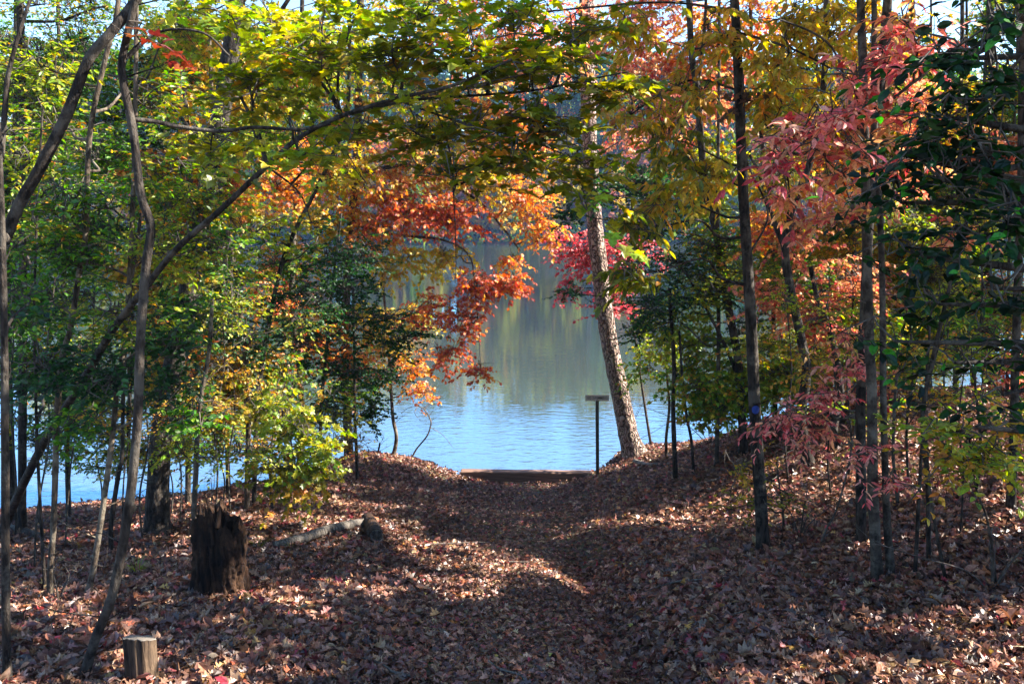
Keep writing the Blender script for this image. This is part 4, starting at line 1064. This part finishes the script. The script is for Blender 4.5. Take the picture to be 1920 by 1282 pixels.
# the painted blaze is a part of that trunk
bd = blz.location.y
tcen = at(1410.5, 763, bd + .02)
a = Acc(); n = 22; th = np.linspace(0, 2 * math.pi, n, endpoint=False)
hwid = 35 * .46 * bd / FPX * .95
R0 = 7.4 * bd / FPX
V = []
for s in (1.0, .55, .02):
    for t in th:
        lx, lz = math.cos(t) * R0 * s * (1 + .06 * math.sin(3 * t + 1)), math.sin(t) * R0 * s * 1.1
        V.append((tcen[0] + lx, tcen[1] - .03 - math.sqrt(max(1e-6, hwid ** 2 - lx ** 2)) * 1.0, tcen[2] + lz))
V = np.array(V); idx = []
for q in range(2):
    for t in range(n): idx += [q * n + t, q * n + (t + 1) % n, (q + 1) * n + (t + 1) % n, (q + 1) * n + t]
a.add(V, idx, [4] * (2 * n), smooth=True)
M['blaze'] = simple_mat('blue_trail_paint', (.006, .035, .22), .6, .2, 20)
tag(a.build('trail_blaze', M['blaze'], blz, np.array(blz.location)), 'round blue painted blaze')

make_tree('tree', 'dark twisting trunk with a swollen foot on the slope behind the pink sprays', 'tree', (1519, 872),
          [(1508, 830), (1502, 775), (1512, 695), (1500, 625), (1482, 540), (1472, 470), (1482, 400), (1508, 335), (1530, 262), (1545, 150), (1550, 0), (1550, -200)], 30, 13, 'dark',
          [([(1472, 470, 9.1), (1452, 415, 9.1), (1425, 330, 9.1), (1405, 290, 9.1)], 12, 6)],
          [(1450, 560, 9.5, 80, 60, 26, 'smaple', 'coral'), (1490, 440, 9.4, 80, 60, 24, 'smaple', 'coral'), (1450, 640, 9.6, 70, 50, 24, 'smaple', 'lime'), (1540, 600, 9.3, 70, 60, 22, 'smaple', 'coral'), (1500, 520, 9.6, 70, 50, 22, 'holly', 'green'),
           (1560, 330, 9.4, 90, 70, 24, 'smaple', 'orange'), (1500, 130, 9.4, 110, 80, 34, 'smaple', 'gold'), (1560, 20, 9.4, 130, 70, 34, 'smaple', 'yellow'), (1660, 60, 9.4, 110, 80, 30, 'smaple', 'gold'), (1700, 200, 9.4, 100, 80, 30, 'smaple', 'coral'), (1430, 420, 9.7, 60, 70, 22, 'smaple', 'orange')], GR, flare=1.9)
make_tree('tree', 'dark trunk with a sharply bent base on the right slope', 'tree', (1590, 836),
          [(1568, 828), (1563, 800), (1576, 750), (1572, 700), (1566, 660), (1550, 600), (1535, 570), (1520, 500)], 26, 12, 'dark', (),
          [(1600, 520, 9.4, 80, 60, 24, 'smaple', 'coral'), (1560, 650, 9.6, 60, 60, 22, 'smaple', 'lime'), (1640, 620, 9.5, 70, 60, 22, 'smaple', 'greenmix')], GR, flare=1.2)
make_tree('tree', 'dark rough trunk standing just behind the twin grey trunks', 'tree', (1616, 1027),
          [(1614, 900), (1614, 741), (1621, 600), (1630, 400), (1645, 200), (1663, 20), (1672, -150), (1690, -600)], 28, 22, 'dark', (),
          [(1700, 300, 6.6, 70, 60, 8, 'hickory', 'coral'), ('W', 3.4, 6.6, 4.4, 1.3, 1.1, .6, 40, 'top', 'greenmix', .9), ('W', 2.6, 6.4, 5.2, 1.2, 1, .6, 30, 'top', 'green', .9)], GR, sides=16)
make_tree('tree', 'smooth grey tree with two close trunks and pink leaves at the right', 'tree', (1648, 1091),
          [(1640, 990), (1636, 891), (1635, 741), (1630, 641), (1626, 500), (1624, 400), (1621, 250), (1617, 100), (1613, -20), (1605, -400), (1600, -800)], 31, 17, 'grey',
          [([(1624, 300, 5.3), (1600, 215, 5.2), (1560, 90, 5.1), (1470, 40, 5.0), (1440, 42, 5)], 7, 3)],
          [(1680, 900, 5.1, 40, 22, 3, 'sour', 'pink', .7), (1620, 850, 5.1, 30, 25, 3, 'sour', 'pink', .7),
           ('W', 2.7, 5.0, 3.9, 1.2, 1.0, .5, 36, 'top', 'gold', .8), ('W', 1.7, 4.8, 4.3, 1.1, 1.0, .5, 30, 'top', 'gold', .8)], GR, sides=16,
          extra_trunks=[([(1673, 1082), (1662, 950), (1659, 860), (1656, 741), (1655, 600), (1652, 450), (1640, 225), (1639, 50), (1640, -300)], 19, 12)])
make_tree('sourwood_tree', 'slender sourwood clump with long drooping pink leaves by the evergreen', 'tree', (1743, 1058),
          [(1740, 921), (1733, 840), (1731, 766), (1745, 690), (1756, 641), (1775, 560), (1792, 495), (1822, 375), (1838, 250), (1850, 90), (1858, -60)], 13, 8, 'dark',
          [([(1840, 230, 5.1), (1770, 128, 5.0), (1720, 150, 4.9), (1672, 186, 4.85), (1620, 208, 4.8), (1578, 233, 4.75), (1538, 247, 4.7), (1470, 290, 4.65)], 9, 3),
           ([(1730, 766, 5.3), (1760, 650, 5.2), (1790, 560, 5.1)], 4, 2)],
          [(1720, 70, 4.7, 60, 40, 5, 'sour', 'pink'), (1660, 110, 4.7, 60, 40, 6, 'sour', 'pink'), (1600, 150, 4.7, 55, 40, 5, 'sour', 'pink'), (1560, 200, 4.6, 50, 40, 5, 'sour', 'pink'), (1500, 250, 4.6, 45, 35, 5, 'sour', 'pink'), (1465, 290, 4.55, 30, 25, 3, 'sour', 'red'),
           (1600, 270, 4.7, 60, 45, 5, 'sour', 'coral'), (1660, 210, 4.75, 50, 40, 4, 'sour', 'coral'), (1570, 320, 4.8, 55, 40, 4, 'sour', 'coral'), (1480, 370, 4.8, 45, 35, 3, 'sour', 'coral'), (1610, 400, 4.9, 50, 40, 3, 'sour', 'coral'), (1780, 440, 5.2, 50, 25, 3, 'sour', 'coral'), (1700, 40, 4.8, 60, 30, 4, 'sour', 'coral')], GR,
          extra_trunks=[([(1716, 1082), (1722, 950), (1728, 841), (1733, 766), (1741, 650), (1748, 560)], 10, 5), ([(1781, 1092), (1762, 1031), (1745, 930), (1739, 860), (1735, 791)], 10, 5)])
make_tree('sapling', 'thin arching sapling bearing layered pink sprays between two dark trunks', 'tree', (1531, 1032),
          [(1548, 995), (1566, 961), (1582, 910), (1592, 866), (1604, 800), (1607, 740), (1604, 680)], 6, 3, 'grey', (),
          [(1560, 742, 5.9, 70, 28, 8, 'sour', 'pink', .75), (1490, 770, 5.8, 60, 24, 7, 'sour', 'pink', .75), (1430, 790, 5.7, 35, 18, 3, 'sour', 'pink', .75), (1590, 690, 5.9, 45, 30, 5, 'sour', 'pink', .8), (1510, 830, 5.8, 45, 22, 4, 'sour', 'pink', .7), (1580, 640, 6.0, 45, 30, 4, 'sour', 'coral', .8), (1540, 790, 5.8, 55, 24, 4, 'sour', 'coral', .75)], GR, flare=1.1)
make_tree('sapling', 'low yellow green sapling on a thin bent stem at the right edge', 'tree', (1872, 1102),
          [(1862, 1040), (1850, 970), (1830, 915), (1822, 860), (1815, 800)], 8, 4, 'dark', (),
          [(1770, 800, 4.6, 60, 24, 5, 'beech', 'lime', 1.3), (1850, 850, 4.6, 70, 40, 7, 'beech', 'lime', 1.3), (1900, 800, 4.6, 40, 30, 4, 'beech', 'yellow', 1.3), (1790, 850, 4.6, 50, 30, 5, 'beech', 'gold', 1.3)], GR, flare=1.1)
make_tree('tree', 'dark trunk standing near the right frame edge on the leafy slope', 'tree', (1896, 962),
          [(1898, 880), (1901, 791), (1905, 640), (1910, 480), (1915, 300), (1918, 0), (1920, -400)], 24, 16, 'dark', (),
          [(1850, 620, 6.3, 80, 70, 12, 'beech', 'green'), ('W', 5.2, 7.2, 4.9, 1.3, 1.1, .7, 40, 'top', 'greenmix', .9)], GR)
make_tree('sapling', 'small pale leaning stem in the shade right of the twin grey trunks', 'tree', (1687, 952),
          [(1680, 905), (1675, 860), (1676, 780), (1682, 700)], 11, 7, 'grey', (),
          [(1700, 680, 7.2, 60, 50, 12, 'beech', 'greenmix')], GR)
make_tree('sapling', 'small bare forked stem with a few orange leaves beside the blazed trunk', 'tree', (1470, 1000),
          [(1468, 960), (1460, 900), (1455, 850)], 8, 3, 'grey', [([(1468, 960, 6.9), (1485, 930, 6.8), (1500, 915, 6.8)], 3, 1.5)],
          [(1400, 880, 6.7, 45, 30, 6, 'beech', 'gold'), (1430, 930, 6.6, 40, 25, 5, 'beech', 'maple'), (1490, 935, 6.7, 30, 18, 2, 'beech', 'coral'), (1380, 950, 6.8, 30, 20, 2, 'beech', 'yellow')], GR, flare=1.1)
for (px, py, pts, w) in ((1590, 900, [(1596, 820), (1588, 700), (1600, 560)], 7), (1705, 905, [(1700, 800), (1712, 690), (1704, 560), (1716, 420)], 8), (1768, 900, [(1776, 800), (1770, 700), (1786, 560)], 7),
                         (1830, 930, [(1838, 820), (1828, 700), (1842, 560), (1836, 420)], 9), (1560, 930, [(1552, 850), (1566, 740), (1556, 600)], 6), (1480, 905, [(1472, 820), (1484, 700), (1476, 580)], 6), (1800, 1010, [(1806, 900), (1798, 790), (1812, 660)], 6)):
    dd = hit(px, py)
    make_tree('sapling', 'very thin dark sapling stem in the shade of the right slope', 'tree', (px, py), pts, w, w * .5, 'dark',
              [([(*pts[1], dd), (pts[1][0] - 40, pts[1][1] - 40, dd), (pts[1][0] - 70, pts[1][1] - 52, dd)], w * .4, 1), ([(*pts[0], dd), (pts[0][0] + 35, pts[0][1] - 45, dd), (pts[0][0] + 80, pts[0][1] - 60, dd)], w * .4, 1)],
              [(pts[-1][0], pts[-1][1], dd, 70, 50, 9, 'beech', 'lime'), (pts[0][0] + 70, pts[0][1] - 60, dd, 55, 30, 4, 'beech', 'greenmix'), (pts[1][0] - 60, pts[1][1] - 40, dd, 55, 35, 5, 'beech', 'gold')], 'very thin stems on the right slope', flare=1.1)
# near evergreen, rooted just outside the frame
evg = world_tree('evergreen_tree', 'near dark evergreen with broad glossy leaves filling the upper right corner', 'tree', 2.75, 3.1, 5.0, .09,
           [(*at(px, py, d), rx * d / FPX, .32, ry * d / FPX, int(n * (1.15 if py < 430 else .8)), 'broad', 'evergreen', 1.0) for px, py, d, rx, ry, n in
            ((1850, 40, 3.0, 90, 60, 9), (1760, 110, 2.95, 70, 60, 7), (1870, 160, 2.9, 80, 70, 9), (1780, 220, 2.9, 80, 60, 9), (1690, 290, 3.0, 55, 45, 5), (1860, 290, 2.85, 80, 60, 9), (1770, 340, 2.9, 80, 60, 9),
             (1890, 420, 2.8, 70, 60, 8), (1800, 450, 2.85, 80, 50, 8), (1720, 480, 2.95, 60, 50, 5), (1860, 540, 2.8, 80, 50, 7), (1760, 570, 2.9, 70, 45, 5), (1890, 650, 2.8, 60, 50, 6), (1790, 680, 2.85, 70, 40, 5), (1690, 380, 3.0, 50, 50, 4), (1680, 640, 3.0, 45, 40, 3), (1880, 740, 2.75, 55, 40, 4), (1830, 800, 2.8, 50, 35, 2))]
           + [(2.6, 3.0, 3.3, .8, .7, .5, 26, 'broad', 'holly', 1.4)], 'dark', None, 'waxy')

# ---- trees along the water, behind
SHORE = [
    (18, 985, 26, 'greenmix', 'green', 'shoreline tree with green and yellow leaves at the far left edge'),
    (128, 972, 14, 'green', 'greenmix', 'thin shoreline tree behind the two sunlit left trunks'),
    (245, 968, 12, 'holly', 'green', 'small dark leaved shoreline tree behind the sinuous trunk'),
    (352, 950, 16, 'gold', 'orange', 'golden shoreline tree between the furrowed trunk and tall stump'),
    (428, 930, 13, 'yellow', 'greenmix', 'yellow leaved shoreline tree showing above the tall stump'),
    (560, 897, 18, 'orange', 'yellow', 'orange and yellow shoreline tree behind the yellow green sapling'),
]
for i, (px, py, w, p1, p2, lab) in enumerate(SHORE):
    d = min(hit(px, py), 12.4)
    j = rng.normal(0, 10, 4)
    bl = []
    for q in range(13):
        bl.append((px + rng.normal(0, 62), [90, 180, 270, 350, 420, 480, 540, 600, 650, 690, 740, 130, 310][q] + rng.normal(0, 20), d + rng.normal(.2, .35), 76, 54, 40, rng.choice(['beech', 'smaple', 'holly']) if p1 not in ('gold', 'yellow', 'orange') else 'smaple', p1 if rng.random() < .6 else p2))
    make_tree('shore_tree', lab, 'tree', (px, py), [(px + j[0] * .2, py - 150), (px + j[1], py - 350), (px + j[2], py - 600), (px + j[3] * 2, 0), (px + j[3] * 2, -250)], w, w * .55, 'grey' if i % 2 else 'dark', (), bl, GB, d0=d)
SHORE_R = [
    (1660, 806, 9, 'gold', 'lime', 'thin golden shoreline sapling showing between the twin grey trunks', 450, 760),
    (1745, 798, 8, 'lime', 'greenmix', 'thin lime leaved shoreline sapling behind the sourwood clump', 450, 740),
    (1820, 792, 9, 'greenmix', 'lime', 'thin dark shoreline sapling between two broader trunks at right', 430, 730),
    (1885, 788, 9, 'coral', 'lime', 'thin coral leaved shoreline sapling behind the right edge trunk', 430, 730),
    (1550, 822, 9, 'lime', 'coral', 'lime and coral shoreline sapling behind the pink sprays', 450, 760),
    (1345, 842, 12, 'lime', 'greenmix', 'lime green shoreline tree behind the dark crooked holly', 560, 780),
    (1452, 838, 14, 'greenmix', 'lime', 'green shoreline tree behind the blue blazed trunk', 520, 760),
    (1606, 812, 12, 'coral', 'gold', 'coral leaved shoreline tree behind the twin grey trunks', 420, 720),
    (1706, 800, 22, 'greenmix', 'lime', 'thick grey shoreline trunk right of the twin grey trunks', 430, 640),
    (1790, 795, 15, 'gold', 'greenmix', 'thin shoreline trunk showing against bright water at right', 380, 600),
    (1852, 790, 30, 'green', 'greenmix', 'broad shoreline trunk against bright water near the right edge', 350, 600),
    (1960, 790, 22, 'greenmix', 'gold', 'shoreline trunk cut by the right frame edge', 300, 640),
]
for i, (px, py, w, p1, p2, lab, y0, y1) in enumerate(SHORE_R):
    d = (10.5 if i % 2 else 11.9) + rng.normal(0, .1)
    bl = []
    for q in range(9):
        bl.append((max(1325, px + rng.normal(0, 60)), rng.uniform(y0 - 330, y1), d + rng.normal(.1, .3), 74, 52, 46, rng.choice(['beech', 'smaple']), p1 if rng.random() < .6 else p2))
    j = rng.normal(0, 12, 3)
    make_tree('shore_tree', lab, 'tree', (px, py), [(px + j[0] * .3, py - 180), (px + j[1], py - 420), (px + j[2] * 2, 100), (px + j[2] * 2, -200)], w, w * .6, 'grey' if i % 2 else 'dark', (), bl, GB, d0=d)

# ---- low shrubs that veil the water between the left trunks
for (px, py, hp, p1, p2, lab) in ((70, 985, 170, 'greenmix', 'green', 'green leafy shrub at the left edge in front of the water'), (185, 985, 160, 'lime', 'greenmix', 'lime green shrub before the water beside the sunlit thin trunks'),
                                  (318, 975, 150, 'gold', 'lime', 'golden shrub before the water beside the thick furrowed trunk'), (415, 955, 130, 'greenmix', 'gold', 'green and gold shrub behind the tall rotten stump'), (565, 905, 120, 'lime', 'gold', 'low yellow shrub at the left foot of the spit')):
    dd = hit(px, py) if hit(px, py) < 13 else 11.5
    make_tree('shrub', lab, 'shrub', (px, py), [(px + 6, py - hp * .4), (px - 4, py - hp * .8), (px + 4, py - hp * 1.2)], 5, 2.5, 'grey', (),
              [(px + rng.normal(0, 40), py - hp * k + rng.normal(0, 12), dd, 62, 26, 15, 'beech', p1 if rng.random() < .6 else p2) for k in (.75, .9, 1.05, 1.2, 1.4)], None, d0=dd, flare=1.1)

# ---- trees right of the frame, whose crowns shade the path
for (x, y, h, cr_) in ((7.2, 5.2, 8.5, [(6.4, 5.6, 4.6), (7.6, 5.0, 6.0), (8.2, 6.2, 5.0), (7.4, 5.5, 3.4), (8.9, 7.0, 4.6), (6.1, 4.7, 3.6)]),
                       (9.2, 8.6, 9.5, [(8.4, 8.0, 4.6), (9.4, 9.0, 6.4)]),
                       (6.0, 2.4, 8.0, [(5.4, 2.8, 4.6), (6.4, 2.0, 5.8), (5.2, 1.6, 3.6), (6.2, 3.2, 3.4), (5.6, 3.9, 4.2)]),
                       (11.0, 11.4, 10., [(10.4, 11.0, 5.2), (11.2, 12.0, 6.6), (11.8, 10.6, 5.4), (10.6, 12.2, 3.9)]),
                       ):
    world_tree('tree', 'tall leafy tree shading the path from beyond the right edge', 'tree', x, y, h, .14,
               [(a_, b_, c_, .95, .50, .22, 60, 'top', 'greenmix', .75) for a_, b_, c_ in cr_], 'dark', GS)

# ---- small undergrowth
def grass_tuft(px, py, n, hgt, label):
    d = hit(px, py); f = at(px, py, d); f[2] = float(ground(f[0], f[1]))
    a = Acc()
    for i in range(n):
        ang = rng.uniform(0, 6.283); l = hgt * rng.uniform(.6, 1.2); dirv = np.array([math.cos(ang), math.sin(ang), 0])
        b = f + dirv * rng.uniform(0, .04)
        w = np.array([-dirv[1], dirv[0], 0]) * .004
        P = [b, b + dirv * l * .2 + (0, 0, l * .5), b + dirv * l * .55 + (0, 0, l * .75), b + dirv * l * .9 + (0, 0, l * .7)]
        V = []
        for k, q in enumerate(P): V += [q - w * (1 - k / 3.2), q + w * (1 - k / 3.2)]
        c = colours('lime', 1)[0] * .6
        a.add(np.array(V), [0, 1, 3, 2, 2, 3, 5, 4, 4, 5, 7, 6], [4, 4, 4], 0, np.tile(c, (8, 1)))
    o = a.build('grass_tuft', M['leaf'], None, f, color=True)
    tag(o, label, 'grass tuft')


grass_tuft(488, 1030, 26, .14, 'green grass tuft at the left end of the pale log')
grass_tuft(258, 1080, 34, .17, 'green grass tuft on the leaves right of the sinuous trunk')
grass_tuft(545, 1036, 16, .08, 'short green tuft under the pale log')
grass_tuft(1108, 897, 14, .10, 'small grass tuft at the right end of the squared timber')


def bare_shrub(px, py, hpx, spread, n, label, d0=None):
    d = d0 or hit(px, py); f = at(px, py, d); f[2] = float(ground(f[0], f[1])); s = d / FPX
    root = empty('bare_shrub', f); tag(root, label, 'shrub')
    for i in range(n):
        dx = rng.normal(0, spread) * s; h = hpx * s * rng.uniform(.6, 1.1); dy = rng.normal(0, spread * .6) * s
        P = smooth_path(np.array([f + (0, 0, -.03), f + (dx * .3, dy * .3, h * .4), f + (dx * .8, dy * .8, h * .75), f + (dx * 1.2, dy, h)]), 5)
        a = Acc(); tube(a, P, np.linspace(.007, .002, len(P)), 5)
        m = 7
        k = rng.integers(5, len(P), m); st = P[k]
        en = st + np.c_[rng.normal(0, .10, m), rng.normal(0, .08, m), rng.uniform(.02, .14, m)]
        thin_tubes(a, np.stack([st, (st + en) / 2 + rng.normal(0, .012, (m, 3)), en], 1), .0025, .001, 0)
        a.build('stem', M['twig'], root, f)


bare_shrub(1165, 872, 130, 55, 6, 'bare twiggy shrub at the water between the sign and the pine', 13.6)
bare_shrub(1330, 872, 110, 60, 7, 'bare twiggy shrub at the water right of the thin saplings', 12.2)
bare_shrub(395, 985, 100, 45, 6, 'bare twiggy shrub behind the tall rotten stump')
bare_shrub(110, 1130, 80, 40, 4, 'bare twigs at the foot of the two sunlit left trunks')
bare_shrub(1500, 1010, 100, 40, 5, 'bare twiggy seedlings between the blazed trunk and grey trunks')
bare_shrub(1860, 1110, 160, 60, 5, 'bare thin shoots at the foot of the right slope')

for i in range(26):
    y = rng.uniform(3.9, 11); x = rng.uniform(-.5, .5) * y
    if -.9 < x < .9 and rng.random() < .5: continue
    an = rng.uniform(0, 3.14); l = rng.uniform(.10, .34)
    t3 = np.linspace(-1, 1, 5); bx = x + np.cos(an) * l * t3 + rng.normal(0, .02, 5); by = y + np.sin(an) * l * t3 + rng.normal(0, .02, 5)
    P = smooth_path(np.c_[bx, by, ground(bx, by) + .05], 3)
    a = Acc(); tube(a, P, np.linspace(.007, .003, len(P)) * rng.uniform(.7, 1.4), 5, 0, .1)
    o = a.build('fallen_twig', M['oldwood'] if i % 3 else M['twig'], None, P[0])
    tag(o, 'short thin fallen twig lying on the leaf litter', 'twig', 'twigs scattered over the fallen leaves')

# pale tangled clump caught on the thin dark sapling
cp = at(656, 812, hit(670, 903) - .06)
a = Acc()
for i in range(46):
    c0 = cp + rng.normal(0, 1, 3) * np.array([.036, .025, .065])
    P = np.array([c0, c0 + rng.normal(0, .035, 3), c0 + rng.normal(0, .05, 3) - (0, 0, .03)])
    tube(a, smooth_path(P, 3), np.linspace(.010, .004, 7), 5, 0, .3)
M['pale'] = simple_mat('pale_fibre', (.26, .25, .24), .9, .4, 30)
tag(a.build('tangled_clump', M['pale'], None, cp), 'pale tangled clump caught on the thin dark sapling on the spit', 'clump')

build_litter()

# =================================================================== AIR, SKY, SUN, CAMERA
world = bpy.data.worlds.new('World'); scene.world = world; world.use_nodes = True
nt = world.node_tree; nt.nodes.clear()
o_ = nt.nodes.new('ShaderNodeOutputWorld'); bg = nt.nodes.new('ShaderNodeBackground'); sky = nt.nodes.new('ShaderNodeTexSky')
sky.sky_type = 'NISHITA'; sky.sun_disc = False; sky.sun_elevation = SUN_EL; sky.sun_rotation = SUN_AZ
sky.air_density = 1.0; sky.dust_density = .3; sky.ozone_density = 1.5
hs = nt.nodes.new('ShaderNodeHueSaturation'); hs.inputs['Saturation'].default_value = 1.15
nt.links.new(sky.outputs[0], hs.inputs['Color']); nt.links.new(hs.outputs[0], bg.inputs['Color'])
bg.inputs['Strength'].default_value = .09
nt.links.new(bg.outputs[0], o_.inputs['Surface'])
sl = bpy.data.lights.new('sun', 'SUN'); sl.energy = 5.0; sl.angle = math.radians(.5); sl.color = (1, .93, .82)
so = bpy.data.objects.new('sun', sl); COL.objects.link(so)
sv = Vector((math.cos(SUN_EL) * math.sin(SUN_AZ), math.cos(SUN_EL) * math.cos(SUN_AZ), math.sin(SUN_EL)))
so.rotation_euler = (-sv).to_track_quat('-Z', 'Y').to_euler(); so.location = sv * 60

cam = bpy.data.cameras.new('camera'); co = bpy.data.objects.new('camera', cam); COL.objects.link(co)
cam.sensor_fit = 'HORIZONTAL'; cam.sensor_width = 36; cam.lens = FPX / 1920 * 36; cam.clip_end = 2000; cam.clip_start = .05
co.location = EYE; co.rotation_euler = (math.pi / 2 - TH, 0, 0)
scene.camera = co

HAZE = .00035
if HAZE:
    hm, nt, N, L = nodes_of('lake_air')
    ho = N.new('ShaderNodeOutputMaterial'); pv = N.new('ShaderNodeVolumePrincipled')
    pv.inputs['Color'].default_value = (.35, .55, 1.0, 1); pv.inputs['Density'].default_value = HAZE; pv.inputs['Anisotropy'].default_value = 0
    L.new(pv.outputs[0], ho.inputs['Volume'])
    a = Acc(); x0, x1, y0, y1, z0, z1 = -430, 430, -70, 470, WATER - 4.5, 68
    a.add([(x0, y0, z0), (x1, y0, z0), (x1, y1, z0), (x0, y1, z0), (x0, y0, z1), (x1, y0, z1), (x1, y1, z1), (x0, y1, z1)],
          [0, 3, 2, 1, 4, 5, 6, 7, 0, 1, 5, 4, 1, 2, 6, 5, 2, 3, 7, 6, 3, 0, 4, 7], [4] * 6)
    tag(a.build('haze', hm), 'thin blue haze over the lake', 'haze', kind='stuff')

scene.view_settings.view_transform = 'Standard'
scene.view_settings.look = 'None'
scene.view_settings.exposure = 2.42
scene.view_settings.gamma = 1
scene.view_settings.use_curve_mapping = False
cy = scene.cycles
cy.max_bounces = 7; cy.diffuse_bounces = 4; cy.glossy_bounces = 3; cy.transmission_bounces = 5; cy.transparent_max_bounces = 8
cy.caustics_reflective = False; cy.caustics_refractive = False
cy.sample_clamp_indirect = 6
cy.use_denoising = True
